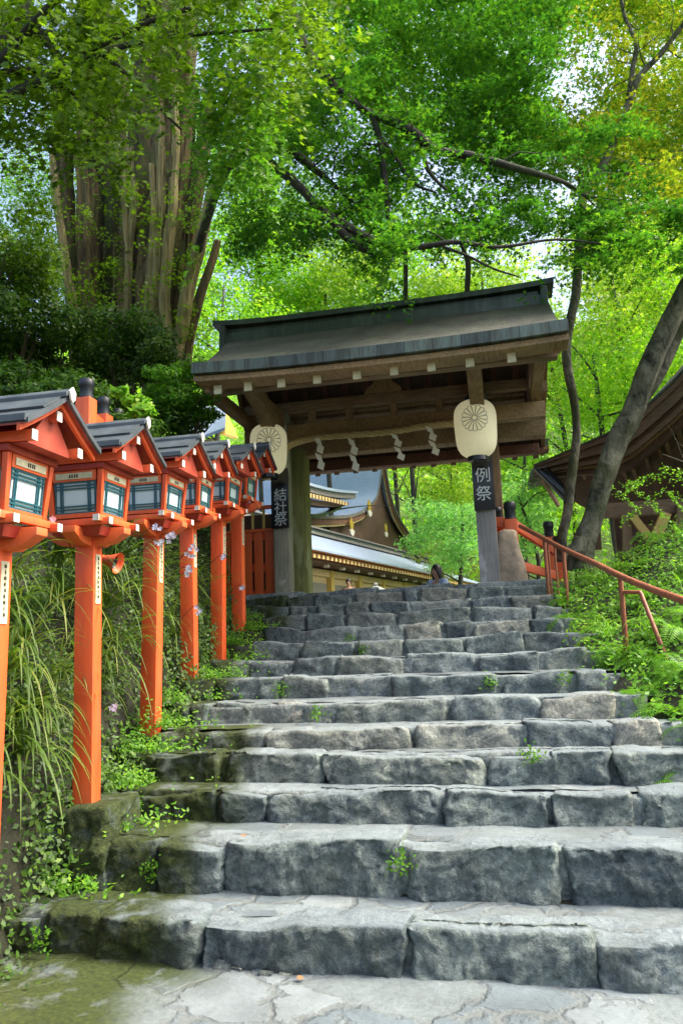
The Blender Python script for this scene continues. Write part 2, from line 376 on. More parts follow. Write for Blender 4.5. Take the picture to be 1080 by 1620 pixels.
def copy_tree(o,parent=None,loc=None):
    c=o.copy(); COL.objects.link(c); c.parent=parent
    if loc is not None: c.location=loc
    for ch in list(o.children): copy_tree(ch,c)
    return c

class MB:
    def __init__(s): s.v=[]; s.f=[]; s.a={}
    def add(s,V,Fc):
        b=len(s.v); s.v+= [tuple(map(float,p)) for p in V]; s.f+=[tuple(b+i for i in f) for f in Fc]; return s
    def box(s,c,d,rot=None):
        x,y,z=[q/2 for q in d]
        P=[Vector((i*x,j*y,k*z)) for k in(-1,1) for j in(-1,1) for i in(-1,1)]
        if rot is not None:
            Rm=rot if isinstance(rot,Matrix) else Euler(rot).to_matrix()
            P=[Rm@p for p in P]
        P=[p+Vector(c) for p in P]
        return s.add(P,[(0,2,3,1),(4,5,7,6),(0,1,5,4),(2,6,7,3),(0,4,6,2),(1,3,7,5)])
    def bx(s,x0,x1,y0,y1,z0,z1): return s.box(((x0+x1)/2,(y0+y1)/2,(z0+z1)/2),(x1-x0,y1-y0,z1-z0))
    def beam(s,a,b,wd,ht,up=(0,0,1)):
        a=Vector(a);b=Vector(b);d=(b-a); L=d.length; d.normalize()
        u=Vector(up); sd_=d.cross(u)
        if sd_.length<1e-4: sd_=d.cross(Vector((0,1,0)))
        sd_.normalize(); u=sd_.cross(d)
        Rm=Matrix((d,sd_,u)).transposed()
        return s.box((a+b)/2,(L,wd,ht),Rm)
    def tube(s,pts,rad,n=8,cap=True,wob=0):
        pts=[Vector(p) for p in pts]
        if not hasattr(rad,'__len__'): rad=[rad]*len(pts)
        V=[];Fc=[]; ref=None
        for i,p in enumerate(pts):
            t=(pts[min(i+1,len(pts)-1)]-pts[max(i-1,0)]).normalized()
            if ref is None:
                ref=t.cross(Vector((0,0,1)));
                if ref.length<.05: ref=t.cross(Vector((0,1,0)))
            ref=(ref-t*ref.dot(t)).normalized(); bn=t.cross(ref)
            for k in range(n):
                a=2*math.pi*k/n; r=rad[i]
                q=ref*math.cos(a)+bn*math.sin(a)
                if wob: r*=1+wob*noise.noise(Vector((q.x*1.7,q.y*1.7,p.z*.35+i*.02))*1.5+Vector((p.x*.1,0,0)))+wob*.28*noise.noise(Vector((q.x*2.5+p.x,q.y*2.5,p.z*1.6)))+wob*.12*noise.noise(Vector((q.x*6,q.y*6,p.z*4.5)))
                V.append(p+q*r)
        for i in range(len(pts)-1):
            for k in range(n):
                Fc.append((i*n+k,i*n+(k+1)%n,(i+1)*n+(k+1)%n,(i+1)*n+k))
        if cap: Fc.append(tuple(range(n))[::-1]); Fc.append(tuple((len(pts)-1)*n+k for k in range(n)))
        return s.add(V,Fc)
    def prism(s,poly,a0,a1,axis='x'):
        # poly: 2d points; x -> (y,z), y -> (x,z), z -> (x,y)
        def P(u,v,a): return {'x':(a,u,v),'y':(u,a,v),'z':(u,v,a)}[axis]
        n=len(poly); V=[P(u,v,a0) for u,v in poly]+[P(u,v,a1) for u,v in poly]
        Fc=[tuple(range(n)),tuple(range(2*n-1,n-1,-1))]+[(i,i+n,(i+1)%n+n,(i+1)%n) for i in range(n)]
        return s.add(V,Fc)
    def lathe(s,prof,n=24,c=(0,0,0),sq=None):
        V=[];Fc=[]
        for r,z in prof:
            for k in range(n):
                a=2*math.pi*k/n; V.append((c[0]+r*math.cos(a),c[1]+r*math.sin(a),c[2]+z))
        for i in range(len(prof)-1):
            for k in range(n): Fc.append((i*n+k,i*n+(k+1)%n,(i+1)*n+(k+1)%n,(i+1)*n+k))
        Fc.append(tuple(range(n))[::-1]); Fc.append(tuple((len(prof)-1)*n+k for k in range(n)))
        return s.add(V,Fc)
    def sheet(s,A,th=None):
        # A: rows of points; thickness along given vector -> closed slab
        m_=len(A);n=len(A[0]); V=[p for r in A for p in r]
        Fc=[(i*n+j,i*n+j+1,(i+1)*n+j+1,(i+1)*n+j) for i in range(m_-1) for j in range(n-1)]
        if th is not None:
            b=len(V); V=V+[tuple(np.array(p)+np.array(th)) for p in V]
            Fc2=[tuple(b+i for i in f[::-1]) for f in Fc]
            ed=[i for i in range(n)]+[i*n+n-1 for i in range(1,m_)]+[(m_-1)*n+j for j in range(n-2,-1,-1)]+[i*n for i in range(m_-2,0,-1)]
            Fc3=[(ed[i],b+ed[i],b+ed[(i+1)%len(ed)],ed[(i+1)%len(ed)]) for i in range(len(ed))]
            Fc=[f for f in Fc]+Fc2+Fc3
        return s.add(V,Fc)
    def build(s,name,mat,parent=None,smooth=False,bevel=0,attrs=None,local=False):
        o=raw(name,s.v,s.f,mat,parent,False,attrs,local)
        bm=bmesh.new(); bm.from_mesh(o.data)
        bmesh.ops.recalc_face_normals(bm,faces=bm.faces)
        if bevel:
            es=[e for e in bm.edges if len(e.link_faces)==2 and e.calc_face_angle(0)>.6]
            bmesh.ops.bevel(bm,geom=es,offset=bevel,segments=2,affect='EDGES',profile=.6,clamp_overlap=True)
        bm.to_mesh(o.data); bm.free()
        if smooth:
            o.data.shade_smooth()
            if smooth!=2:
                o.data.set_sharp_from_angle(angle=R(40))
        elif bevel:
            o.data.shade_smooth(); o.data.set_sharp_from_angle(angle=R(35))
        return o

# ---------------------------------------------------------------- leaf helpers (each leaf a small real face)
SHAPES={
 'rhomb':np.array([(0,-.5),(.27,0),(0,.5),(-.27,0)]),
 'tri':np.array([(0,-.15),(.5,.28),(.12,.18),(0,.6),(-.12,.18),(-.5,.28)]),
 'maple':np.array([(0,-.35),(.30,-.30),(.20,-.06),(.50,.06),(.22,.16),(.30,.45),(.08,.26),(0,.62),(-.08,.26),(-.30,.45),(-.22,.16),(-.50,.06),(-.20,-.06),(-.30,-.30)]),
}
def leaves(name,P,nrm,size,shape,mat,parent=None,rng=RNG,dirs=None):
    P=np.asarray(P); n=len(P); sh=SHAPES[shape]; k=len(sh)
    nrm=nrm/np.linalg.norm(nrm,axis=1,keepdims=True)
    if dirs is None: dirs=rng.normal(size=(n,3))
    u=np.cross(nrm,dirs); u/=np.maximum(np.linalg.norm(u,axis=1,keepdims=True),1e-6); v=np.cross(nrm,u)
    size=np.broadcast_to(size,(n,))
    V=P[:,None,:]+(u[:,None,:]*sh[None,:,0:1]+v[:,None,:]*sh[None,:,1:2])*size[:,None,None]
    # fold a little along the midrib
    V=V-nrm[:,None,:]*(np.abs(sh[None,:,0:1])*.35*size[:,None,None])
    return raw(name,V.reshape(-1,3),(np.arange(n*k),k),mat,parent,attrs={'rnd':('FACE',rng.random(n))})
def spray(rng,c,Rr,th,n,tilt=(0,0),clump=6):
    """leaves spread on a drooping, lumpy flat disc: returns points and normals"""
    cl=rng.normal(size=(clump,2))*.45
    idx=rng.integers(0,clump,n); q=cl[idx]+rng.normal(size=(n,2))*.22
    z=rng.normal(size=n)*th - .25*(q**2).sum(1)*Rr*.5 + q[:,0]*tilt[0]+q[:,1]*tilt[1]
    P=np.stack([q[:,0]*Rr,q[:,1]*Rr,z],1)+np.array(c)
    Nn=rng.normal(size=(n,3))*.45; Nn[:,2]+=1; Nn[:,0]-=tilt[0]*.8; Nn[:,1]-=tilt[1]*.8
    return P,Nn
def cloud(rng,c,r,n,flat=.7,lump=14):
    """a lumpy crown: leaves on and in many small clusters of an ellipsoid"""
    d=rng.normal(size=(lump,3)); d/=np.linalg.norm(d,axis=1,keepdims=True)
    cc=d*(rng.uniform(.35,1,(lump,1)))*np.array([1,1,flat])*r
    idx=rng.integers(0,lump,n); q=rng.normal(size=(n,3)); q/=np.linalg.norm(q,axis=1,keepdims=True)
    rr=r*.36*rng.uniform(.55,1.1,(n,1))
    P=np.array(c)+cc[idx]+q*rr*np.array([1,1,.6])
    Nn=q*.6+rng.normal(size=(n,3))*.5+np.array([0,0,.6])
    return P,Nn
def catenate(L): return np.concatenate([a for a,_ in L]),np.concatenate([b for _,b in L])
def bez(pts,n=6):
    """smooth (Catmull-Rom) path through points"""
    pts=[Vector(p) for p in pts]; out=[]
    for i in range(len(pts)-1):
        p0=pts[max(i-1,0)];p1=pts[i];p2=pts[i+1];p3=pts[min(i+2,len(pts)-1)]
        for k in range(n):
            t=k/n; out.append(.5*((2*p1)+(p2-p0)*t+(2*p0-5*p1+4*p2-p3)*t*t+(3*p1-p0-3*p2+p3)*t**3))
    out.append(pts[-1]); return out
def lerp_list(r,m):
    r=np.array(r,float); return list(np.interp(np.linspace(0,len(r)-1,m),np.arange(len(r)),r))
#PART2
# ================================================================ GROUND
YS=[4.20,4.24,4.79,5.39,5.77,6.08,6.58,7.20,7.80,8.45,9.10,9.70,10.30,10.90]
ZS=[-.20,.023,.307,.497,.70,.85,1.018,1.20,1.355,1.53,1.70,1.87,2.04,2.21]
def stairz(y): return float(np.interp(y,YS,ZS))
def xpost(y): return -2.90-.095*(y-4.95)
def xl(y): return xpost(y)-.30 if y<9.6 else np.interp(y,[9.6,10.8],[xpost(9.6)-.3,-4.7])
def xr(y): return float(np.interp(y,[3.7,4.8,5.5,6,6.35,6.8,7.35,7.9,8.5,9.7,10.9],[1.9,1.75,1.45,1.2,1.1,.95,.87,.75,.68,.62,.56]))
def sm(t): t=np.clip(t,0,1); return t*t*(3-2*t)
def ground(x,y):
    if y<11: base=stairz(y)
    else: base=float(np.interp(y,[11,13,13.6,200],[1.95,1.95,1.6,1.6]))
    L=xl(max(y,1)) if y<14 else -4.7-(y-14)*.35
    Rr=xr(y) if y<11 else np.interp(y,[11,12,14,40],[.7,1.6,3.4,6])
    z=base-.32 if 4.1<y<11 else base-.03
    if x<L+.15:
        d=L+.15-x
        z=base-.05+sm(d/.55)*1.45*np.interp(y,[0,4,11,16],[1,1.0,1.2,1.6])+max(0,d-.4)*.42
        z=min(z,base+7+d*.05)+.12*noise.noise(Vector((x*.8,y*.8,0)))
    elif x>Rr:
        d=x-Rr
        z=base-.10+sm(d/1.6)*.55+max(0,d-1)*.16
        z=min(z,base+2.5)+.06*noise.noise(Vector((x,y,3)))
    if y>40: z+= min((y-40)*.62,42)
    return z
def axis(segs):
    out=[]
    for a,b,s in segs: out+=list(np.arange(a,b,s))
    return np.array(out+[segs[-1][1]])
gx=axis([(-160,-40,15),(-40,-12,2.5),(-12,-6,.6),(-6,-2.4,.12),(-2.4,.4,.6),(.4,4,.18),(4,14,1),(14,40,3),(40,160,15)])
gy=axis([(-30,-6,4),(-6,2,.8),(2,12.5,.25),(12.5,20,.6),(20,60,3),(60,220,16)])
V=[(x,y,ground(x,y)-(0 if not(3.0<y<4.3 and xl(3.8)<x<2) else .05)) for x in gx for y in gy]
nx,ny=len(gx),len(gy)
Fc=[(i*ny+j,(i+1)*ny+j,(i+1)*ny+j+1,i*ny+j+1) for i in range(nx-1) for j in range(ny-1)]
g=raw('ground',V,Fc,M['soil'],smooth=True); prop(g,kind='structure')
g.data.materials.append(M['hill']); g.data.materials.append(M['yard'])
mi=[]
for i in range(nx-1):
    for j in range(ny-1):
        x=gx[i];y=gy[j]
        mi.append(1 if (y>24 or abs(x)>14) else (2 if (y>12 and -4.7-(y-14)*.35<x<3) else 0))
g.data.polygons.foreach_set('material_index',mi)

# ---- foreground path
def hsheet(name,x0,x1,y0,y1,z,mat,st=.06,amp=.012,parent=None,moss=None,seed=0):
    xs=np.arange(x0,x1+st,st); ys=np.arange(y0,y1+st*.99,st); ys[-1]=y1
    V=[];ms=[]
    for x in xs:
        for y in ys:
            h=amp*noise.noise(Vector((x*1.9,y*1.9,seed)))+amp*.6*noise.noise(Vector((x*6,y*6,seed+9)))
            V.append((x,y,z+h)); ms.append(moss(x,y) if moss else 0)
    ny_=len(ys)
    Fc=[(i*ny_+j,(i+1)*ny_+j,(i+1)*ny_+j+1,i*ny_+j+1) for i in range(len(xs)-1) for j in range(ny_-1)]
    return raw(name,V,Fc,mat,parent,smooth=True,attrs={'moss':('POINT',ms)})
def mossf(x,y):
    e=-2.05-.02*(y-4)
    if y>6.5: e=-2.75-.06*(y-6.5)
    e+=.25*noise.noise(Vector((y*2.3,x*2,5)))
    return float(sm((e-x)/.35+.5))
pth=hsheet('path',-3.4,4.5,-5,4.30,-.20,M['flag'],.09,.014,moss=lambda x,y:mossf(x-.15,y)); prop(pth,kind='structure')

# ---- stone steps: irregular boulders set in mortar, course by course
def stone(mb,T,MO,x0,x1,yf,yb,z0,z1,rng,rough=1.0,tint=.4):
    L=x1-x0; D=yb-yf; H=z1-z0
    nx=max(4,int(L/(.022 if yf<6 else .032)));ny=max(3,int(D/.045));nz=max(6,int(H/(.017 if yf<6 else .026)))
    k=rng.uniform(9,22); sk=rng.uniform(-.07,.07); lean=rng.uniform(.01,.07)
    ts=rng.uniform(-.05,.05)*min(1,L/.5); seed=rng.uniform(0,100)
    tr=rng.uniform(-.05,.05,2)
    pts={};V=[];Fc=[]
    def vid(i,j,l):
        key=(i,j,l)
        if key in pts: return pts[key]
        u=np.array([2*i/nx-1,2*j/ny-1,2*l/nz-1])
        s=1/((np.abs(u)**k).sum())**(1/k); u=u*s
        x=u[0]*L/2; y=u[1]*D/2; z=u[2]*H/2
        fz=(u[2]+1)/2
        y+= lean*fz if j<ny/2 else 0
        x+= sk*(fz-.5)*(.6) + (tr[0] if u[0]<0 else tr[1])*(.5-fz)*.8
        z+= ts*u[0]*fz
        p=Vector((x+(x0+x1)/2,y+(yf+yb)/2,z+(z0+z1)/2))
        q=p*1.0+Vector((seed,0,0))
        top=fz>.93
        a=(.020 if top else .042)*rough
        dv=noise.noise_vector(q*2.6)*a*1.2+noise.noise_vector(q*6.5)*a*.55+noise.noise_vector(q*15)*a*.36+noise.noise_vector(q*34)*a*.34
        vo=noise.voronoi(q*5.2)[0]
        dn=(vo[1]-vo[0])
        p+=dv; p.y+= -(min(dn,.5)-.2)*.035*rough*(0 if top else 1)
        v2=noise.voronoi(Vector((q.x*3.2,q.y*3,q.z*4.4))+Vector((5,0,0)))
        cp=v2[1][0]; p.y+= (math.sin(cp.x*9.1+cp.z*4)*.5)*.014*rough*(0 if top else 1)+(q.z*3.2%1-.5)*0
        if top: p.z=max(min(p.z,z1+.012),z1-.03)
        pts[key]=len(V); V.append(p); return pts[key]
    for i in range(nx):
        for j in range(ny):
            Fc.append((vid(i,j,nz),vid(i+1,j,nz),vid(i+1,j+1,nz),vid(i,j+1,nz)))
    for i in range(nx):
        for l in range(nz): Fc.append((vid(i,0,l),vid(i+1,0,l),vid(i+1,0,l+1),vid(i,0,l+1)))
    for j in range(ny):
        for l in range(nz):
            Fc.append((vid(0,j+1,l),vid(0,j,l),vid(0,j,l+1),vid(0,j+1,l+1)))
            Fc.append((vid(nx,j,l),vid(nx,j+1,l),vid(nx,j+1,l+1),vid(nx,j,l+1)))
    b=len(V); mb.add(V,Fc)
    T+= [tint]*b
    MO+= [mossf(v.x,v.y) for v in V]
PB={1:[-75,58,143,316,646,938,1230,1500],2:[-60,40,130,248,350,640,888,1260,1500],3:[60,130,212,345,420,700,870,1005,1200,1400],
 4:[120,165,238,350,510,770,970,1115],5:[165,240,310,415,650,825,968,1050],6:[240,300,330,428,525,710,852,968],
 7:[275,335,440,520,615,790,905,962],8:[290,325,395,455,532,632,752,850,930],9:[325,392,475,560,640,735,826,930],
 10:[330,415,475,560,640,700,742,842,892],11:[345,395,482,548,625,745,842,888],12:[365,455,482,500,545,585,650,745,810,888],
 13:[385,452,497,558,640,662,738,800,868]}
steps=thing('stone_steps',None,None,(-1.1,YS[0],0)); steps['kind']='structure'
srng=np.random.default_rng(5)
for k in range(1,14):
    y=YS[k]; z1=ZS[k]; z0=ZS[k-1]-.10
    xs=[at(px,{1:1475,2:1345,3:1258,4:1190,5:1150,6:1110,7:1070,8:1040,9:1014,10:992,11:972,12:955,13:945}[k],y)[0] for px in PB[k]]
    mb=MB();T=[];MO=[]
    for a,b in zip(xs[:-1],xs[1:]):
        gp=srng.uniform(.005,.02)
        tint=float(np.clip(srng.normal(.48,.30),0,1))
        if k==1 and a>-.4 and b<1.2: tint=.72
        if k<=3 and b<-1.5: tint=.15
        fz=srng.uniform(-.05,.035); dz=srng.uniform(-.03,.012)
        dep=srng.uniform(.26,.38) if k<13 else .3
        stone(mb,T,MO,a+gp,b-gp,y+fz,y+fz+dep,z0,z1+dz,srng,rough=1.0 if k<9 else .8,tint=tint)
    o=mb.build('step',M['stone'],steps,smooth=2,attrs={'tint':('POINT',T),'moss':('POINT',MO)})
    # tread of flat stones and mortar behind the boulders, mortar bed between them
    y1=(YS[k+1]+.08) if k<13 else y+.2
    if k<13: hsheet('tread',xs[0]-.5,xs[-1]+.4,y+.17,y1,z1-.022,M['flag'],.05,.012,steps,moss=mossf,seed=k)
    bb=MB();T2=[];M2=[]
    x_=xs[0]-.4
    stone(bb,T2,M2,x_,xs[-1]+.3,y+.05,y+.42,z0-.12,z1-.022,srng,rough=.55,tint=.80)
    bb.build('mortar_bed',M['stone'],steps,smooth=2,attrs={'tint':('POINT',T2),'moss':('POINT',M2)})
# mossy boulders that carry the feet of the two nearest lanterns
for (x,y,zt) in ((-2.93,4.92,.50),):
    mb=MB();T=[];MO=[]
    stone(mb,T,MO,x-.35,x+(.28 if y>4 else .16),y-(.18 if y>4 else .06),y+.35,zt-.55,zt,srng,rough=1.1,tint=.3)
    mb.build('foot_boulder',M['stone'],steps,smooth=2,attrs={'tint':('POINT',T),'moss':('POINT',[1]*len(T))})
# threshold slabs that edge the gate platform
mb=MB();T=[];MO=[]
xs=[-4.2,-3.0,-1.9,-.75,.66]
for a,b in zip(xs[:-1],xs[1:]): stone(mb,T,MO,a+.003,b-.003,11.06,11.5,2.0,2.28,srng,rough=.3,tint=.72)
mb.build('threshold_kerb',M['stone'],steps,smooth=2,attrs={'tint':('POINT',T),'moss':('POINT',[0]*len(T))})
pl=MB(); pl.bx(-4.7,.95,11.3,13.5,1.5,2.24); o=pl.build('paved_platform',M['slab']); prop(o,kind='structure')

# ---- a little grit at the foot of the first step
for i,(px,py,r) in enumerate(((352,1528,.03),(372,1536,.018),(400,1530,.036),(418,1541,.02),(428,1527,.026),(455,1538,.022))):
    v=FW+RT*(px-540)/F+UP*(810-py)/F; c=EYE+v*((-.192-EYE[2])/v[2])
    mb=MB();T=[];MO=[]
    stone(mb,T,MO,c[0]-r*1.5,c[0]+r*1.5,c[1]-r,c[1]+r,-.205,-.20+r*1.1,srng,rough=.25,tint=srng.uniform(.5,.95))
    o=mb.build('pebble',M['stone'],smooth=2,attrs={'tint':('POINT',T),'moss':('POINT',[0]*len(T))}); prop(o,'small pebble at the foot of the lowest step, left of the middle','pebble','pebbles at the foot of the lowest step')
#PART3
# ================================================================ GATE
GX0F,GX0M,GX0R=-3.50,-4.10,-4.65       # left verge runs slightly askew
GX1F,GX1M,GX1R=.80,.90,.84
YF,YM,YR=8.4,11.0,13.9
gate=thing('shrine_gate','old roofed wooden shrine gate with bark roof standing at the top of the stone steps','gate',(-1.6,11.3,2.21))
def roofz(t):   # t 0 ridge .. 1 eave, gently concave
    return 6.38-(1.48*t+ .14*t*(1-t))
def vx(y,side):
    return np.interp(y,[YF,YM,YR],[GX0F,GX0M,GX0R] if side<0 else [GX1F,GX1M,GX1R])
def rpt(u,t,front,off=0.,dz=0.):
    y=YM+(YF+.0-YM)*t if front else YM+(YR-YM)*t
    x=vx(y,-1)*(1-u)+vx(y,1)*u
    lift=.045*abs(2*u-1)**3*t           # eaves turn up a touch at the corners
    return (x,y,roofz(t)+dz+lift)
# roof covering (thick bark layer)
mb=MB()
for fr in (True,False):
    A=[[rpt(u,t,fr) for u in np.linspace(0,1,22)] for t in np.linspace(0,1,9)]
    mb.sheet(A,th=(0,0,-.14))
roof=mb.build('roof',M['hiwada'],gate,smooth=1)
# thick copper clad eave band + wooden sub-fascia
for fr,nm in ((True,1),(False,0)):
    mb=MB();m2=MB()
    sgn=-1 if fr else 1
    for u0,u1 in zip(np.linspace(0,1,13)[:-1],np.linspace(0,1,13)[1:]):
        a=rpt(u0,1,fr);b=rpt(u1,1,fr)
        ex=.07
        xa=a[0]-(ex if u0==0 else 0); xb=b[0]+(ex if u1>.999 else 0)
        def slab(mm,y0,y1,zt,zb):
            V=[(xa,a[1]+sgn*y0,a[2]+zt),(xb,b[1]+sgn*y0,b[2]+zt),(xb,b[1]+sgn*y1,b[2]+zt-.01),(xa,a[1]+sgn*y1,a[2]+zt-.01),
               (xa,a[1]+sgn*y0,a[2]+zb),(xb,b[1]+sgn*y0,b[2]+zb),(xb,b[1]+sgn*y1,b[2]+zb),(xa,a[1]+sgn*y1,a[2]+zb)]
            mm.add(V,[(0,1,2,3),(4,7,6,5),(0,4,5,1),(3,2,6,7),(0,3,7,4),(1,5,6,2)])
        slab(mb,-.22,.12,.01,-.135)
        slab(m2,-.30,.05,-.138,-.215 if fr else -.20)
    mb.build('copper_eave_band',M['copper'],gate)
    m2.build('fascia_board',M['woody'],gate)
# verge boards following the roof curve on both gables
for side in (-1,1):
    for fr in (True,False):
        mb=MB(); pts=[]
        ts=np.linspace(0.0,.93,10)
        for t in ts:
            u=1 if side>0 else 0
            p=rpt(u,t,fr); pts.append(p)
        for a,b in zip(pts[:-1],pts[1:]):
            xo=-.055*side
            V=[]
            for q in (a,b):
                V+=[(q[0]+xo-.035,q[1],q[2]-.145),(q[0]+xo+.035,q[1],q[2]-.145),(q[0]+xo+.035,q[1],q[2]-.38),(q[0]+xo-.035,q[1],q[2]-.38)]
            mb.add(V,[(0,1,2,3),(4,7,6,5),(0,4,5,1),(1,5,6,2),(2,6,7,3),(3,7,4,0)])
        mb.build('bargeboard',M['woodu'],gate)
# soffit boards under both slopes
mb=MB()
for fr in (True,False):
    A=[[rpt(u,t,fr,dz=-.20) for u in np.linspace(.03,.975,14)] for t in np.linspace(0,.93,9)]
    mb.sheet(A,th=(0,0,-.02))
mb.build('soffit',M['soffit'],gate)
# rafters
front_tips=[397,449,505,567,625,683,743,808]
def rafter(xe,xm,fr,mat):
    mb=MB(); P=[]
    for t in np.linspace(.02,.955,9):
        y=YM+((YF if fr else YR)-YM)*t
        x=xm+(xe-xm)*t
        P.append((x,y,roofz(t)-(.315 if fr else .27)))
    for a,b in zip(P[:-1],P[1:]):
        w=.045;h=.055
        V=[]
        for q in (a,b): V+=[(q[0]-w,q[1],q[2]+h),(q[0]+w,q[1],q[2]+h),(q[0]+w,q[1],q[2]-h),(q[0]-w,q[1],q[2]-h)]
        mb.add(V,[(0,1,2,3),(4,7,6,5),(0,4,5,1),(1,5,6,2),(2,6,7,3),(3,7,4,0)])
    o=mb.build('rafter',mat,gate)
    e=P[-1]; s=-1 if fr else 1
    t_=MB(); t_.box((e[0],e[1]+s*.012,e[2]),(.096,.03,.112)); t_.build('rafter_tip',M['tablet'] if fr else M['woodu'],o)
for px in front_tips+[350]:
    x=at(px,{397:610,449:603,505:597,567:590,625:581,683:575,743:567,808:560}.get(px,615),YF+.15)[0]
    u=(x-vx(YF,-1))/(GX1F-GX0F); rafter(x,GX0M*(1-u)+GX1M*u,True,M['wood'])
for i in range(15):
    u=.03+i*.94/14
    rafter(vx(YR,-1)*(1-u)+vx(YR,1)*u,GX0M*(1-u)+GX1M*u,False,M['brownred'])
# purlins along x
def purlin(y,zoff,w,h,mat,name='purlin',x0=None,x1=None):
    t=(YM-y)/(YM-YF) if y<YM else (y-YM)/(YR-YM)
    z=roofz(t)-zoff
    mb=MB(); mb.bx(vx(y,-1)+.1 if x0 is None else x0,vx(y,1)-.02 if x1 is None else x1,y-w/2,y+w/2,z-h/2,z+h/2)
    return mb.build(name,mat,gate,bevel=.008)
purlin(9.3,.42,.16,.20,M['wood']); purlin(10.2,.42,.15,.18,M['wood']); purlin(11.0,.5,.2,.24,M['wood'])
purlin(12.05,.42,.15,.18,M['woody']); purlin(12.9,.42,.15,.18,M['woody']); purlin(13.5,.38,.10,.10,M['brownred'])
# ridge: stacked boxes with overhanging cap
mb=MB(); mb.bx(GX0M-.02,.80,YM-.26,YM+.26,6.12,6.38); mb.build('ridge_base',M['ridge'],gate,bevel=.02)
mb=MB(); mb.bx(GX0M+.02,.76,YM-.19,YM+.19,6.382,6.47); mb.build('ridge_box',M['ridge'],gate,bevel=.015)
mb=MB()
xsr=np.linspace(GX0M-.16,.98,18); prev=None
for i in range(17):
    def zz(x): 
        u=(x-xsr[0])/(xsr[-1]-xsr[0]); return 6.472+.06*abs(2*u-1)**4
    a,b=xsr[i],xsr[i+1]; V=[]
    for x in (a,b):
        z=zz(x); V+=[(x,YM-.27,z),(x,YM-.25,z+.09),(x,YM,z+.13),(x,YM+.25,z+.09),(x,YM+.27,z)]
    mb.add(V,[(j,j+1,j+6,j+5) for j in range(4)]+[(4,0,5,9)]+([(0,4,3,2,1)] if i==0 else [])+([(5,6,7,8,9)] if i==16 else []))
mb.build('ridge_cap',M['ridge'],gate,smooth=1)
for x in (GX0M+.0,.83):
    mb=MB(); mb.bx(x-.05,x+.05,YM-.29,YM+.29,6.08,6.50); mb.build('ridge_end_plate',M['ridge'],gate,bevel=.02)
# posts
def post(x0,x1,y0,y1,z1,mat,name='post',bev=.02):
    mb=MB(); mb.bx(x0,x1,y0,y1,2.18,z1); return mb.build(name,mat,gate,bevel=bev)
post(-3.44,-3.19,11.10,11.34,5.1,M['greyp']); post(-.36,-.08,11.10,11.36,5.1,M['greyp2'])
post(-3.55,-3.15,12.0,12.38,4.75,M['olive'],bev=.06); post(-.30,.04,12.05,12.38,4.9,M['woodu'],bev=.05)
post(-3.80,-3.60,13.2,13.4,4.7,M['woodu']); post(-.40,-.22,13.2,13.4,4.7,M['woodu'])
# beams
def beam(x0,x1,y0,y1,z0,z1,mat,name='beam'):
    mb=MB(); mb.bx(x0,x1,y0,y1,z0,z1); return mb.build(name,mat,gate,bevel=.012)
beam(-4.0,.78,12.06,12.34,4.62,4.98,M['woody'],'lintel_beam')
beam(-3.9,.74,11.13,11.31,4.66,4.90,M['woody'],'tie_beam')
beam(-3.9,.74,11.15,11.29,5.12,5.28,M['wood'],'tie_beam')
beam(-3.9,.74,12.1,12.3,5.25,5.42,M['wood'],'tie_beam')
beam(-3.9,.72,13.2,13.38,4.60,4.78,M['brownred'],'tie_beam')
beam(-3.9,.70,13.22,13.36,4.92,5.04,M['brownred'],'tie_beam')
for x in (-3.3,-.2,.62,-3.85):
    for y0,y1,z in ((9.5,13.3,4.94),):
        mb=MB(); mb.bx(x-.075,x+.075,y0,y1,z,z+.16); mb.build('cross_beam',M['woody'],gate,bevel=.012)
# gable lattice at the right end, struts between tie beams
for y in (9.9,10.7,11.6,12.6):
    mb=MB(); mb.bx(.585,.655,y-.04,y+.04,5.18,roofz(abs(y-YM)/(2.6 if y<YM else 2.9))-.4); mb.build('gable_strut',M['woodu'],gate)
for x in (-2.8,-2.2,-1.5,-.8):
    mb=MB(); mb.bx(x-.05,x+.05,11.18,11.26,4.903,5.118); mb.build('strut',M['woodu'],gate)
for y,zz_ in ((10.4,5.4),(11.0,5.7),(12.3,5.35)):
    mb=MB(); mb.bx(.58,.66,y-.5,y+.5,zz_,zz_+.12); mb.build('gable_rail',M['woody'],gate)
# boards closing the inside of the gable above the beams
mb=MB(); mb.bx(.50,.53,10.0,12.2,5.1,5.5); mb.build('gable_board',M['gable'],gate)
# curved brackets that carry the front eave
for x in (-3.32,-.22):
    mb=MB()
    prof=[(11.1,4.95),(10.75,4.98),(10.4,5.06),(10.1,5.16),(9.75,5.26),(9.45,5.24),(9.3,5.14),(9.55,5.04),(9.9,4.96),(10.2,4.86),(10.5,4.72),(11.1,4.62)]
    mb.prism(prof,x-.10,x+.10,'x'); mb.build('bracket_arm',M['woody'],gate,bevel=.01)
# carved frog-leg strut in the middle
mb=MB()
pr_=[(-1.95,5.28),(-1.35,5.28),(-1.38,5.36),(-1.50,5.46),(-1.56,5.6),(-1.74,5.6),(-1.80,5.46),(-1.92,5.36)]
mb.prism(pr_,11.17,11.27,'y'); mb.build('carved_strut',M['woody'],gate,bevel=.01)
# stone post bases
for (x,y,wd) in ((-3.315,11.22,.34),(-.22,11.23,.38),(-3.35,12.19,.5),(-.13,12.2,.44)):
    mb=MB(); mb.bx(x-wd/2,x+wd/2,y-wd/2,y+wd/2,2.16,2.275 if y<11.5 else 2.25); mb.build('post_base',M['slab'],gate,bevel=.02)

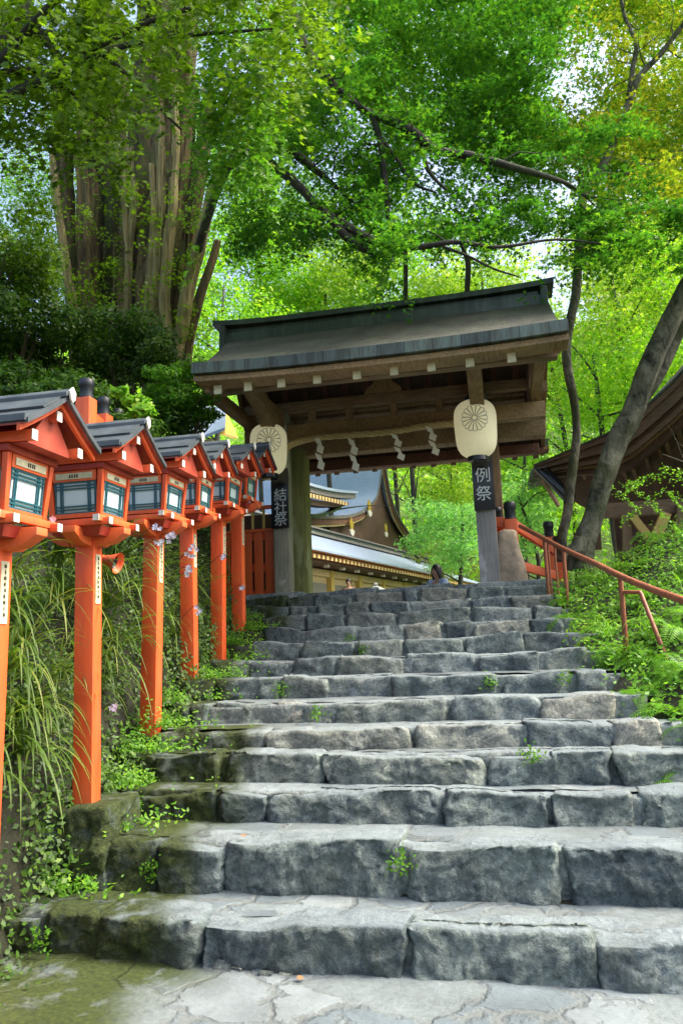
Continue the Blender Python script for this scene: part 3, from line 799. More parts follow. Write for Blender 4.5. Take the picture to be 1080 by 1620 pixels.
# ---- sacred rope with four folded papers
rope=None
pts=[at(px,py,11.0) for px,py in ((452,712),(462,703),(480,697),(505,692),(560,688),(620,683),(665,675),(700,671),(740,669),(752,668))]
path=bez(pts,14)
mb=MB(); ph=0
n=len(path)
for s in range(3):
    q=[]
    for i,p in enumerate(path):
        a=i*.55+s*2*math.pi/3; q.append(p+Vector((0,math.cos(a)*.026,math.sin(a)*.026)))
    mb.tube(q,.027,7)
rope=mb.build('straw_rope',M['rope'],smooth=1); prop(rope,'twisted straw rope stretched across the gate opening under the beam','rope')
for i,(px,py,bx_,by_) in enumerate(((505,690,508,742),(558,692,563,744),(626,684,636,727),(681,673,690,719))):
    a=at(px,py,10.965);b=at(bx_,by_,10.965)
    H=a[2]-b[2]; mb=MB(); nseg=4; wd=.105; zt=a[2]; sl_=(b[0]-a[0])
    for k in range(nseg):
        z0=zt-k*H/nseg; z1=z0-H/nseg*1.18; xo=a[0]+sl_*k/nseg+(-.028 if k%2==0 else .028)
        xs0=xo-wd/2; sx=(.05 if k%2==0 else -.05)*1.0; yo=10.955-.006*k
        V=[(xs0,yo,z0),(xs0+wd*.9,yo,z0-.05),(xs0+wd*.9+sx*.6,yo,z1-.01),(xs0+sx*.6,yo,z1+.045)]
        mb.add(V+[(x,y+.003,z) for x,y,z in V],[(0,1,2,3),(7,6,5,4),(0,4,5,1),(1,5,6,2),(2,6,7,3),(3,7,4,0)])
    o=mb.build('paper_streamer',M['shide'])
    prop(o,['white zigzag paper streamer hanging from the rope nearest the left paper lantern','white zigzag paper streamer on the rope, second counted from the left paper lantern','white zigzag paper streamer on the rope, second counted from the right paper lantern','white zigzag paper streamer hanging from the rope nearest the right paper lantern'][i],'paper streamer','zigzag papers on the gate rope')

# ---- paper lanterns with chrysanthemum crest
def lantern(px,py,Y,w_,h_,face,label):
    c=at(px,py,Y)
    root=thing('paper_lantern',label,'lantern',(c[0],c[1],c[2]),'paper lanterns on the gate')
    Rr=w_/2; H=h_/2
    def rad(z):
        q=abs(z)/H
        r=Rr*(1-q**4.2)**(.42) if q<1 else 0
        return max(r,.0)*(1+.06*z/H)
    prof=[(max(rad(z),.11),z) for z in np.concatenate([[-H],-H*np.cos(np.linspace(.12,math.pi-.12,26)),[H]])]
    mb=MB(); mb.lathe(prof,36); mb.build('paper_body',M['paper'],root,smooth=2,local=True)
    mb=MB(); mb.lathe([(.135,-H-.045),(.145,-H-.04),(.145,-H+.02),(.12,-H+.025)],24); mb.build('bottom_ring',M['black'],root,smooth=1,local=True)
    mb=MB(); mb.lathe([(.12,H-.02),(.14,H-.01),(.14,H+.035),(.1,H+.04)],24); mb.build('top_ring',M['black'],root,smooth=1,local=True)
    mb=MB(); mb.tube([(-.1,0,H+.03),(-.06,0,H+.12),(0,0,H+.15),(.06,0,H+.12),(.1,0,H+.03)],.009,6); mb.build('hanging_loop',M['black'],root,local=True)
    def sp(u,v,off=.003):
        z=v; r=rad(z)+off; a=face+u/max(r,.05); return (r*math.cos(a),r*math.sin(a),z)
    vc=.085; Rc=.185
    def ribbon(mb,P2,wid,off=.004):
        A=[]
        for i,(u,v) in enumerate(P2):
            a=np.array(P2[max(i-1,0)]);b=np.array(P2[min(i+1,len(P2)-1)]);t=b-a;t/=max(np.linalg.norm(t),1e-6); n_=np.array([-t[1],t[0]])*wid/2
            A.append([sp(u+n_[0],v+vc+n_[1],off),sp(u-n_[0],v+vc-n_[1],off)])
        mb.sheet(A,None)
    # filled disc of petals then outlines
    mf=MB(); mo=MB()
    K=16
    for k in range(K):
        a0=2*math.pi*k/K; hw=math.pi/K*.93
        out=[]
        r1=Rc*.90
        wpet=r1*math.tan(hw)
        loc=[(.035,-.035*math.tan(hw)),(r1,-wpet)]+[(r1+wpet*.85*math.sin(s_),-wpet*math.cos(s_)) for s_ in np.linspace(.25,math.pi-.25,7)]+[(r1,wpet),(.035,.035*math.tan(hw))]
        for a_,b_ in loc: out.append((a_*math.cos(a0)-b_*math.sin(a0),a_*math.sin(a0)+b_*math.cos(a0)))
        ribbon(mo,out,.0085,.0065)
        # fill as strips across the petal
        mid=[(.5*(out[i][0]+out[-1-i][0]),.5*(out[i][1]+out[-1-i][1])) for i in range(len(out)//2)]
        A=[[sp(out[i][0],out[i][1]+vc,.0035),sp(mid[i][0],mid[i][1]+vc,.0035),sp(out[-1-i][0],out[-1-i][1]+vc,.0035)] for i in range(len(mid))]
        mf.sheet(A,None)
    ring=[(.035*math.cos(t),.035*math.sin(t)) for t in np.linspace(0,2*math.pi,17)]
    ribbon(mo,ring,.008,.0065)
    mo.build('crest',M['crest'],root,local=True)
    return root
lantern(425,712,10.75,.555,.80,R(-71),'cream paper lantern with flower crest at the left gate post, partly behind red lanterns')
lantern(752,679,10.75,.60,.86,R(-90),'cream paper lantern with round flower crest hanging at the right gate post')

# ---- black signboards with brushed lettering
def sign(x0,x1,y,z0,z1,text,label,csize,zc,xo=0):
    root=thing('signboard',label,'sign',((x0+x1)/2,y,(z0+z1)/2),'black signboards on the gate posts')
    mb=MB(); mb.bx(x0,x1,y-.03,y,z0,z1); mb.build('board',M['black'],root,bevel=.006)
    for k,ch in enumerate(text):
        cu=bpy.data.curves.new('lettering','FONT'); cu.body=ch; cu.size=csize; cu.align_x='CENTER'; cu.align_y='CENTER'; cu.extrude=.002; cu.offset=0.0
        to=bpy.data.objects.new('tmp',cu); COL.objects.link(to); bpy.context.view_layer.update()
        me=bpy.data.meshes.new_from_object(to); bpy.data.objects.remove(to)
        me.transform(Matrix.Rotation(R(90),4,'X')); me.materials.clear(); me.materials.append(M['letter'])
        c=sum((v.co for v in me.vertices),Vector())/max(1,len(me.vertices))
        bb=[(min(v.co[i] for v in me.vertices)+max(v.co[i] for v in me.vertices))/2 for i in range(3)]
        me.transform(Matrix.Translation((-bb[0],-bb[1],-bb[2])))
        lo=bpy.data.objects.new('lettering',me); COL.objects.link(lo); lo.parent=root
        lo.location=(xo,-.034,zc[k]-(z0+z1)/2)
    return root
a=at(757,722,11.06);b=at(757,808,11.06)
sign(-.375,-.075,11.07,b[2],a[2]+.1,'例祭','black signboard with two white characters on the right gate post',.235,[at(757,752,11.06)[2],at(757,781,11.06)[2]])
a=at(443,752,11.06);b=at(443,836,11.06)
sign(-3.45,-3.17,11.07,b[2],a[2]+.1,'結社祭','black signboard with a column of white characters on the left gate post',.215,[at(443,783,11.06)[2],at(443,803,11.06)[2],at(443,822,11.06)[2]],.01)

# ================================================================ RED LANTERNS
def box8(mb,c0,w0,d0,z0,w1,d1,z1,cx=0,cy=0):
    V=[(cx-w0/2,cy-d0/2,z0),(cx+w0/2,cy-d0/2,z0),(cx+w0/2,cy+d0/2,z0),(cx-w0/2,cy+d0/2,z0),
       (cx-w1/2,cy-d1/2,z1),(cx+w1/2,cy-d1/2,z1),(cx+w1/2,cy+d1/2,z1),(cx-w1/2,cy+d1/2,z1)]
    mb.add(V,[(3,2,1,0),(4,5,6,7),(0,1,5,4),(1,2,6,5),(2,3,7,6),(3,0,4,7)])
def red_lantern():
    t=thing('votive_lantern','','lantern',(0,0,0),'red lanterns lining the steps')
    mb=MB(); mb.bx(-.072,.072,-.062,.062,-.75,1.78); p=mb.build('post',M['red'],t,bevel=.008,local=True)
    mb=MB(); mb.bx(.0725,.078,-.038,.030,1.33,1.68); tb=mb.build('tablet',M['tablet'],p,local=True)
    mb=MB()
    for i in range(9):
        z=1.37+i*.034; mb.bx(.0782,.0792,-.012+.004*math.sin(i*2),.006+.003*math.cos(i*3),z,z+.018); mb.bx(.0782,.0792,-.004,.0,z-.004,z+.026)
    mb.build('brush_marks',M['ink'],tb,local=True)
    # boat shaped bracket arms
    for ax in ('x','y'):
        mb=MB(); L=.30
        prof=[(-L,1.86),(-L,1.815),(-L+.10,1.755),(-.05,1.735),(.05,1.735),(L-.10,1.755),(L,1.815),(L,1.86)]
        if ax=='y': prof=[(a*.95,b+.0) for a,b in prof]; mb.prism(prof,-.055,.055,'x')
        else: mb.prism(prof,-.052,.052,'y')
        mb.build('bracket_arm',M['orange'],t,bevel=.006,local=True)
    # sill frame projecting round the body, white tips at the crossing ends
    zt=1.865
    for s in (-1,1):
        mb=MB(); mb.bx(-.275,.275,s*.205-.022,s*.205+.022,zt,zt+.045); o=mb.build('sill_rail',M['red'],t,bevel=.003,local=True)
        for q in (-1,1):
            m2=MB(); m2.box((q*.277,s*.205,zt+.0225),(.006,.046,.047)); m2.build('white_tip',M['white'],o,local=True)
        mb=MB(); mb.bx(s*.205-.022,s*.205+.022,-.275,.275,zt+.02,zt+.062); o=mb.build('sill_rail',M['orange'],t,bevel=.003,local=True)
        for q in (-1,1):
            m2=MB(); m2.box((s*.205,q*.277,zt+.041),(.046,.006,.044)); m2.build('white_tip',M['white'],o,local=True)
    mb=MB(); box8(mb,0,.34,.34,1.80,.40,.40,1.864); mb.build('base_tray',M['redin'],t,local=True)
    # flared body: corner posts and rails
    z0,z1=1.927,2.26; w0,w1=.385,.435
    for sx in (-1,1):
        for sy in (-1,1):
            mb=MB(); mb.beam((sx*(w0/2-.017),sy*(w0/2-.017),z0),(sx*(w1/2-.017),sy*(w1/2-.017),z1),.036,.036,up=(0,1,0)); mb.build('corner_post',M['red'],t,bevel=.003,local=True)
    def face(rot):
        Rm=Matrix.Rotation(rot,4,'Z')
        def ob(mbx,name,mat,par=t):
            mbx.v=[tuple(Rm@Vector(v)) for v in mbx.v]; return mbx.build(name,mat,par,local=True)
        sl_=(w1-w0)/2/(z1-z0)
        def yy(z,o=0): return -(w0/2+(z-z0)*sl_)+o
        def flat(mbx,x0,x1,za,zb,o,th=.008):
            V=[(x0,yy(za,o),za),(x1,yy(za,o),za),(x1,yy(zb,o),zb),(x0,yy(zb,o),zb)]
            V+=[(x,y+th,z) for x,y,z in V]
            mbx.add(V,[(0,1,2,3),(7,6,5,4),(0,4,5,1),(1,5,6,2),(2,6,7,3),(3,7,4,0)])
        hw=.155
        mb=MB(); flat(mb,-hw-.01,hw+.01,z0,z0+.03,.004,.03); ob(mb,'body_rail',M['orange'])
        mb=MB(); flat(mb,-hw-.01,hw+.01,z1-.075,z1,.004,.03); top=ob(mb,'body_rail',M['orange'])
        mb=MB(); flat(mb,-hw*.9,hw*.9,z1-.060,z1-.018,-.002,.004); ob(mb,'name_strip',M['tablet'],top)
        mb=MB()
        for q in (-.03,-.012,.008,.026): flat(mb,q-.006,q+.006,z1-.052,z1-.028,-.0035,.001)
        ob(mb,'strip_marks',M['ink'],top)
        mb=MB(); flat(mb,-hw,hw,z0+.03,z1-.075,.020,.006); win=ob(mb,'window',M['pane'])
        mb=MB()
        za,zb=z0+.03,z1-.075
        for x in (-hw+.005,-hw+.042,-hw+.058,hw-.058,hw-.042,hw-.005): flat(mb,x-.0045,x+.0045,za,zb,.011,.007)
        for z in (za+.006,za+.030,za+.052,zb-.052,zb-.030,zb-.006): flat(mb,-hw,hw,z-.0045,z+.0045,.009,.007)
        ob(mb,'lattice',M['bar'],win)
    for k in range(4): face(k*math.pi/2)
    # top plate, ridge beam and purlins with white painted ends
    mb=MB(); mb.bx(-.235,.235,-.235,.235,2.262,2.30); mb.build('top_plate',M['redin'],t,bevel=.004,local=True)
    for y,z in ((-.225,2.335),(.225,2.335),(0,2.50)):
        mb=MB(); mb.bx(-.38,.38,y-.024,y+.024,z-.028,z+.028); o=mb.build('roof_beam',M['red'],t,bevel=.003,local=True)
        for q in (-1,1):
            m2=MB(); m2.box((q*.383,y,z),(.006,.05,.058)); m2.build('white_tip',M['white'],o,local=True)
    mb=MB(); mb.prism([(-.22,2.302),(.22,2.302),(0,2.56)],-.30,.33,'x'); mb.build('gable_wall',M['redin'],t,local=True)
    # gable roof, slightly concave, with bargeboards
    def rz(a): return 2.625-a*.72+.12*a*a*1.9      # a: distance from ridge
    A0=np.linspace(0,.37,7)
    for s in (-1,1):
        mb=MB(); mb.sheet([[(x,s*a,rz(a)) for x in np.linspace(-.46,.44,5)] for a in A0],th=(0,0,-.030)); rf=mb.build('roof',M['gray_roof'],t,smooth=1,local=True)
        mb=MB(); mb.bx(-.47,.02,s*.385-.014,s*.385+.014,rz(.37)-.028,rz(.37)+.006); mb.bx(.03,.43,s*.372-.014,s*.372+.014,rz(.37)-.018,rz(.37)+.018); mb.build('eave_edge',M['gray_roof'],rf,local=True)
        for k,a in enumerate((.20,)):       # overlapping sheet laps
            mb=MB(); x0_=-.46 if k else -.44
            mb.box((-.01 if s<0 else .0,s*(a-.09),rz(a-.09)+.010),(.86,.23,.012),(s*-math.atan(.72-.40*a),0,0)); mb.build('roof_lap',M['gray_roof'],rf,local=True)
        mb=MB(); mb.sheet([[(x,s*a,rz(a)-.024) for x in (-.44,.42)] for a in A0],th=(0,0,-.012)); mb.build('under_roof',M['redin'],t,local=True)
        for q in (-1,1):
            mb=MB(); P=[(s*a,rz(a)-.0235) for a in A0]; P2=[(s*a,rz(a)-.0235-.045) for a in A0[::-1]]
            mb.prism(P+P2,q*.385-.011,q*.385+.011,'x'); mb.build('bargeboard',M['red'] ,t,local=True)
    mb=MB(); mb.prism([(-.05,2.60),(0,2.635),(.05,2.60),(.05,2.628),(0,2.663),(-.05,2.628)],-.475,.455,'x'); mb.build('ridge_cap',M['gray_roof'],t,bevel=.003,local=True)
    mb=MB(); mb.prism([(-.02,2.60),(0,2.575),(.025,2.60),(.03,2.64),(0,2.668),(-.03,2.64)],.4555,.468,'x'); mb.build('ridge_end_cap',M['white'],t,local=True)
    # straps of rope under the eave
    return t
proto=red_lantern()
LY=[3.78,4.95,6.21,7.37,8.33,9.2]
LZ=[3.02,3.18,3.42,3.66,3.88,4.11]
LX=[-2.84,-2.91,-3.06,-3.2,-3.27,-3.33]
LL=['nearest vermilion post lantern, cut off by the left edge of the photo','second vermilion post lantern from the camera, a red speaker horn behind its post','third vermilion post lantern from the camera, white flowers over its post top','fourth vermilion post lantern from the camera, its foot in weeds beside the steps','fifth vermilion post lantern from the camera, next to the last one up','farthest vermilion post lantern, its roof in front of the left paper lantern']
for i in range(6):
    o=proto if i==0 else copy_tree(proto)
    o.location=(LX[i],LY[i],LZ[i]-2.66)
    o.rotation_euler=(R([0,.6,-.5,.4,-.6,.3][i]),R([.4,-.3,.5,-.4,.3,0][i]),R([0,1.5,-1,2,-1.5,0][i]))
    o['label']=LL[i]
#PART4
# ================================================================ RED FENCES
def fence_post(root,x,y,z0,z1,wd,caph=.2):
    mb=MB(); mb.bx(x-wd/2,x+wd/2,y-wd/2,y+wd/2,z0,z1); p=mb.build('post',M['orange'],root,bevel=.008)
    mb=MB(); mb.lathe([(wd*.50,z1),(wd*.50,z1+.02),(wd*.43,z1+.03),(wd*.43,z1+caph*.55),(wd*.50,z1+caph*.62),(wd*.50,z1+caph*.9),(wd*.40,z1+caph)],18,(x,y,0)); mb.build('cap',M['cap'],p,smooth=1)
# panelled fence left of the gate
f=thing('red_panel_fence','vermilion board fence with tall slots standing left of the gate post','fence',(-3.75,11.3,2.21))
x0=at(386,900,11.3)[0];x1=at(434,900,11.3)[0]; zb=2.2; zt=at(410,842,11.3)[2]
n=3; xs=np.linspace(x0-1.1,x1+.02,10)
for a,b in zip(xs[:-1],xs[1:]):
    mb=MB(); mb.bx(a+.020,b-.020,11.28,11.31,zb,zt-.002); mb.build('board',M['orange'],f,bevel=.004)
mb=MB(); mb.bx(xs[0],xs[-1],11.315,11.355,zb+.02,zb+.14); mb.bx(xs[0],xs[-1],11.315,11.355,zb+.44,zb+.56); mb.bx(xs[0],xs[-1],11.315,11.355,zt-.12,zt); mb.build('back_rail',M['orange'],f)
mb=MB(); mb.bx(xs[0],xs[-1]+.0,11.27,11.33,zt+.002,zt+.05); mb.build('top_rail',M['orange'],f,bevel=.005)
mb=MB()
for a in xs: mb.bx(a-.018,a+.018,11.29,11.32,zt+.052,zt+.36)
mb.build('upper_lattice',M['ypost'],f)
mb=MB(); mb.bx(xs[0],xs[-1],11.27,11.33,zt+.362,zt+.42); mb.build('upper_rail',M['orange'],f)
mb=MB(); mb.bx(xs[0],xs[-1],11.60,11.63,zb,zt+.33); mb.build('dark_backing',M['soffit'],f)
# fence on the top of the left bank, seen above the second lantern
f=thing('red_rail_fence','red fence posts with black caps on the bank above the second lantern','fence',(-4.8,8.4,4.2))
for (px,py,Y) in ((137,634,6.5),(164,660,7.2),(186,676,8.0)):
    p=at(px,py,Y); fence_post(f,p[0],p[1],p[2]-1.2,p[2]+.02,.15,.20)
a=at(137,648,6.5);b=at(186,688,8.0)
mb=MB(); mb.beam((a[0],a[1],a[2]-.06),(b[0],b[1],b[2]-.06),.07,.15); mb.beam((a[0],a[1],a[2]-.55),(b[0],b[1],b[2]-.55),.06,.12); mb.build('rail',M['orange'],f,bevel=.006)
# low fence running down to the right of the gate
f=thing('red_rail_fence','low vermilion fence with black capped posts right of the stone marker','fence',(.3,11.6,2.2))
Pf=[at(786,818,11.55),at(807,822,11.7),at(875,872,12.3),at(905,884,12.9)]
fence_post(f,Pf[0][0]+.0,Pf[0][1]+.35,2.1,Pf[0][2],.15,.2); 
fence_post(f,Pf[1][0],Pf[1][1],2.1,Pf[1][2]+.0,.19,.27)
q=at(884,868,12.3); fence_post(f,q[0],q[1],q[2]-.95,q[2],.19,.2)
q2=at(868,850,13.4); fence_post(f,q2[0],q2[1],q2[2]-1.1,q2[2],.18,.27)
mb=MB(); a=at(812,830,11.72); b=at(884,876,12.28); mb.beam(a,b,.08,.14); mb.build('top_rail',M['orange'],f,bevel=.006)
mb=MB(); a=at(812,892,11.72); b=at(884,912,12.28); mb.beam(a,b,.07,.13); mb.build('lower_rail',M['orange'],f,bevel=.006)
mb=MB(); a=at(780,826,11.7); b=at(807,828,11.7); mb.beam(a,b,.07,.16); mb.build('top_rail',M['orange'],f,bevel=.006)
mb=MB(); a=at(786,830,11.72); mb.bx(a[0]-.12,a[0]-.02,11.68,11.76,2.2,a[2]-.05); mb.build('inner_post',M['orange'],f,bevel=.006)

# ================================================================ HANDRAIL
h=thing('handrail','rusty orange pipe handrail running down the right side of the steps','handrail',(.9,8.5,1.5))
top=[at(822,832,11.15),at(860,852,10.6),at(890,868,10.0),at(940,891,8.7),at(980,911,7.75),at(1030,932,6.95),at(1085,952,6.3),at(1160,985,5.5)]
mb=MB(); mb.tube(bez([tuple(p) for p in top],5),.032,12); mb.build('rail',M['rust'],h,smooth=1)
def rpost(i,zb,dx=0):
    p=top[i]; mb=MB(); mb.tube([(p[0],p[1],p[2]-.01),(p[0]+dx,p[1],zb)],.024,10); return mb.build('post',M['rust'],h,smooth=1)
rpost(2,1.55); rpost(4,.85,-.01); rpost(1,1.9); rpost(7,.2)
p=top[4]; a=at(984,937,7.75); b=at(1012,937,7.6); c=at(1063,1066,7.3)
mb=MB(); mb.tube([tuple(a),tuple(b),tuple(b+(c-b)*.03),tuple(c)],.021,10); mb.build('side_brace',M['rust'],h,smooth=1)
p=top[2]
for dy in (.5,.9):
    q=top[2]+(top[1]-top[2])*dy*.9; mb=MB(); mb.tube([(q[0],q[1],q[2]),(q[0],q[1],2.0)],.014,8); mb.build('baluster',M['rust'],h,smooth=1)

# ================================================================ STONE MARKER, SPEAKER
mk=MB()
prof=[(.27,2.15),(.275,2.35),(.25,2.55),(.20,2.75),(.165,2.90),(.15,3.0),(.10,3.04),(.03,3.05)]
cx,cy=at(801,925,11.35)[:2]
V=[];Fc=[];nn=18
for i,(r,z) in enumerate(prof):
    for k in range(nn):
        a=2*math.pi*k/nn; ca,sa=math.cos(a),math.sin(a); rr=r/(abs(ca)**4+abs(sa)**4)**.25
        d=noise.noise(Vector((ca*1.4,sa*1.4,z*2)))*.05
        V.append((cx+(rr+d)*ca+(z-2.15)*.07,cy+(rr+d)*.7*sa,z))
for i in range(len(prof)-1):
    for k in range(nn): Fc.append((i*nn+k,i*nn+(k+1)%nn,(i+1)*nn+(k+1)%nn,(i+1)*nn+k))
Fc.append(tuple((len(prof)-1)*nn+k for k in range(nn)))
mk.add(V,Fc); o=mk.build('stone_marker',M['beige'],smooth=2); prop(o,'weathered beige standing stone, narrower at the top, right of the gate post','stone marker')
sp_=thing('horn_speaker','small red horn with a dark mouth behind the second lantern post','speaker',tuple(at(178,893,5.4)))
a=Vector(at(163,884,5.45)); d=Vector((.93,.02,-.30)).normalized()
def cone(name,mat,prof,par):
    mb=MB(); u=d.cross(Vector((0,0,1))).normalized(); v=d.cross(u)
    V=[];Fc=[];k_=20
    for t,r in prof:
        for k in range(k_):
            an=2*math.pi*k/k_; V.append(a+d*t+u*math.cos(an)*r+v*math.sin(an)*r)
    for i in range(len(prof)-1):
        for k in range(k_): Fc.append((i*k_+k,i*k_+(k+1)%k_,(i+1)*k_+(k+1)%k_,(i+1)*k_+k))
    Fc.append(tuple(range(k_))); mb.add(V,Fc); return mb.build(name,mat,par,smooth=1)
cone('horn',M['red'],[(-.08,.022),(0,.03),(.06,.045),(.14,.085),(.135,.078),(.07,.04)],sp_)
cone('dark_mouth',M['black'],[(.075,.001),(.07,.039),(.12,.070)],sp_)
mb=MB(); mb.tube([a-d*.06,a-d*.06+Vector((-.02,0,.03)),Vector((LX[1]+.05,LY[1]+.06,a.z+.02))],.012,8); mb.build('mounting_arm',M['cap'],sp_)

# ================================================================ SHRINE HALL SEEN THROUGH THE GATE
TH=R(11.9); D=np.array([math.sin(TH),math.cos(TH),0]); NN=np.array([math.cos(TH),-math.sin(TH),0])
P0=EYE+(FW+RT*(495-540)/F+UP*(810-872)/F)*22.6     # a point of the corridor eave
P0=P0-NN*1.1; P0[2]=0
def W(s,n,z): q=P0+D*s+NN*n; return (q[0],q[1],z)
def onpl(px,py,n):
    v=FW+RT*(px-540)/F+UP*(810-py)/F; o=EYE-(P0+NN*n); t=-(o@NN)/(v@NN); q=EYE+v*t; r=q-P0; return float(r@D),float(q[2])
def wbox(mb,s0,s1,n0,n1,z0,z1):
    V=[W(s,n,z) for s in(s0,s1) for n in(n0,n1) for z in(z0,z1)]
    mb.add(V,[(0,1,3,2),(4,6,7,5),(0,4,5,1),(2,3,7,6),(0,2,6,4),(1,5,7,3)])
zE=onpl(560,885,1.1)[1]
hall=thing('shrine_corridor','long cream walled shrine corridor with pale blue roof, seen through the gate','building',tuple(W(4,0,1.6)))
S0,S1=-7,22
mb=MB(); wbox(mb,S0,S1,-2.9,-.02,1.6,zE-.25); mb.build('wall',M['plaster'],hall)
for k in range(12):
    s=S0+.6+k*2.45
    mb=MB(); wbox(mb,s-.13,s+.13,-.015,.16,1.6,zE-.3); mb.build('column',M['ypost'],hall)
    mb=MB(); wbox(mb,s+.3,s+2.15,.0,.05,1.9,zE-.75); mb.build('blind',M['screen'],hall)
mb=MB(); wbox(mb,S0,S1,.0,.12,zE-.52,zE-.30); mb.build('lintel',M['plaster'],hall)
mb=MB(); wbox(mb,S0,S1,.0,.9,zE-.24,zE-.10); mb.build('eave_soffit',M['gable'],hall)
mb=MB(); wbox(mb,S0,S1,.9,1.02,zE-.16,zE-.02); mb.build('eave_board',M['edgeor'],hall)
mb=MB(); wbox(mb,S0,S1,1.02,1.12,zE+.0,zE+.10); mb.build('eave_edge',M['edgeor'],hall)
mb=MB(); wbox(mb,S0,S1,1.022,1.05,zE-.17,zE-.06); mb.build('gilt_rafter_ends',M['dentil'],hall)
s=S0
while s<S1:
    mb=MB(); wbox(mb,s,s+.14,.60,.75,zE-.33,zE-.242); mb.build('bracket_end',M['white'],hall); s+=1.25
rn=-2.4; zr=onpl(520,852,rn)[1]
mb=MB(); A=[]
for t in np.linspace(0,1,7):
    n_=1.16+(rn-1.16)*t; z=zE+.10+(zr-zE-.10)*(t*.78+.22*t*t); A.append([W(s,n_,z) for s in np.linspace(S0,S1,5)])
mb.sheet(A,th=(0,0,-.07)); mb.build('roof',M['steelroof'],hall,smooth=1)
A=[[W(s,rn-(2.4)*t,zr-(zr-zE)*t) for s in (S0,S1)] for t in (0,1)]
mb=MB(); mb.sheet(A,th=(0,0,-.07)); mb.build('roof_back',M['steelroof'],hall)
for dz,wd,hh,mt in ((0,.22,.10,'roofedge'),(.104,.15,.13,'gray_roof'),(.238,.24,.06,'roofedge')):
    mb=MB(); wbox(mb,S0,S1,rn-wd,rn+wd,zr+dz-.02,zr+dz+hh-.02); mb.build('ridge_course',M[mt],hall)
# main hall with gable toward the path
GN=-4.2
mh=thing('main_hall','shrine main hall with blue curved roof and dark gable, rising behind the corridor','building',tuple(W(6,GN,1.6)))
Lc=[onpl(px,py,GN) for px,py in ((597,728),(592,746),(585,783),(573,800),(558,810),(535,816),(494,817),(430,818))]
Rc_=[onpl(px,py,GN) for px,py in ((597,728),(601,752),(608,787),(620,818),(640,846),(662,866))]
def gcurve(P,n=5): return [(v[0],v[1]) for v in bez([(a,b,0) for a,b in P],n)]
Lg=gcurve(Lc);Rg=gcurve(Rc_)
for nm,G in (('roof_front',Lg),('roof_rear',Rg)):
    mb=MB(); mb.sheet([[W(s,n_,z) for n_ in np.linspace(GN+.45,GN-9,4)] for s,z in G],th=(0,0,-.10)); mb.build('roof',M['steelroof'],mh,smooth=1)
    for dn,z0,z1,mt in ((.46,.0,-.16,'roofedge'),(.38,-.16,-.42,'brownred'),(.30,-.42,-.52,'plaster')):
        mb=MB()
        for (s0,za),(s1,zb_) in zip(G[:-1],G[1:]):
            V=[W(s0,GN+dn,za+z0),W(s1,GN+dn,zb_+z0),W(s1,GN+dn,zb_+z1),W(s0,GN+dn,za+z1)]
            V2=[tuple(np.array(v)-NN*.08) for v in V]
            mb.add(V+V2,[(0,1,2,3),(7,6,5,4),(0,4,5,1),(2,6,7,3),(0,3,7,4),(1,5,6,2)])
        mb.build('bargeboard',M[mt],mh)
poly=[(s,z-.15) for s,z in Lg[::-1]]+[(s,z-.15) for s,z in Rg[1:]]
poly=[p for p in poly if p[0]>Lg[-8][0]]
V=[W(s,GN,z) for s,z in poly]; V2=[W(s,GN-.1,z) for s,z in poly]; base=[W(poly[-1][0],GN,1.6),W(poly[0][0],GN,1.6)]; base2=[W(poly[-1][0],GN-.1,1.6),W(poly[0][0],GN-.1,1.6)]
mb=MB(); k=len(V)+2; mb.add(V+base+V2+base2,[tuple(range(k)),tuple(range(2*k-1,k-1,-1))]+[(i,i+k,(i+1)%k+k,(i+1)%k) for i in range(k)]); mb.build('gable_wall',M['gable'],mh)
for px,py,sz in ((585,808,1),(557,838,1),(611,842,.8)):
    s,z=onpl(px,py,GN+.55)
    mb=MB(); mb.prism([(-.10*sz+s,z+.02),(s-.30*sz,z-.05),(s-.22*sz,z-.22),(s,z-.34*sz),(s+.22*sz,z-.22),(s+.30*sz,z-.05),(s+.1*sz,z+.02)],GN+.50,GN+.56,'y')
    mb.v=[W(v[0],v[1],v[2]) for v in mb.v]; mb.build('pendant',M['white'],mh)
    mb=MB(); mb.prism([(s-.16*sz,z+.03),(s+.16*sz,z+.03),(s+.24*sz,z+.35),(s,z+.62*sz),(s-.24*sz,z+.35)],GN+.49,GN+.545,'y')
    mb.v=[W(v[0],v[1],v[2]) for v in mb.v]; mb.build('gilt_fitting',M['gold'],mh)
# side porch roof with gilt rafters at the left
for (ax,ay,bx_,by_,mt,th,nn_) in ((470,757,566,777,'steelroof',.12,GN+1.2),(470,762,562,780,'roofedge',.28,GN+1.1),(470,783,545,793,'gable',.25,GN+1.0),(494,813,540,800,'black',.12,GN+1.0)):
    s0,z0=onpl(ax,ay,nn_); s1,z1=onpl(bx_,by_,nn_)
    mb=MB()
    P=[(s0+(s1-s0)*t,z0+(z1-z0)*t-.12*math.sin(math.pi*t)) for t in np.linspace(0,1,8)]
    A=[[W(s,nn_,z) for s,z in P],[W(s,nn_,z-th) for s,z in P]]
    mb.sheet(A,th=tuple(-NN*.5)); mb.build('porch_roof',M[mt],mh)
mb=MB(); s0,z0=onpl(480,781,GN+1.16); s1,z1=onpl(550,797,GN+1.16)
mb.add([W(s0,GN+1.18,z0-.1),W(s1,GN+1.18,z1-.1),W(s1,GN+1.18,z1+.08),W(s0,GN+1.18,z0+.08),W(s0,GN+1.12,z0-.1),W(s1,GN+1.12,z1-.1),W(s1,GN+1.12,z1+.08),W(s0,GN+1.12,z0+.08)],[(0,1,2,3),(7,6,5,4),(0,4,5,1),(1,5,6,2),(2,6,7,3),(3,7,4,0)])
mb.build('gilt_rafter_ends',M['dentil'],mh)
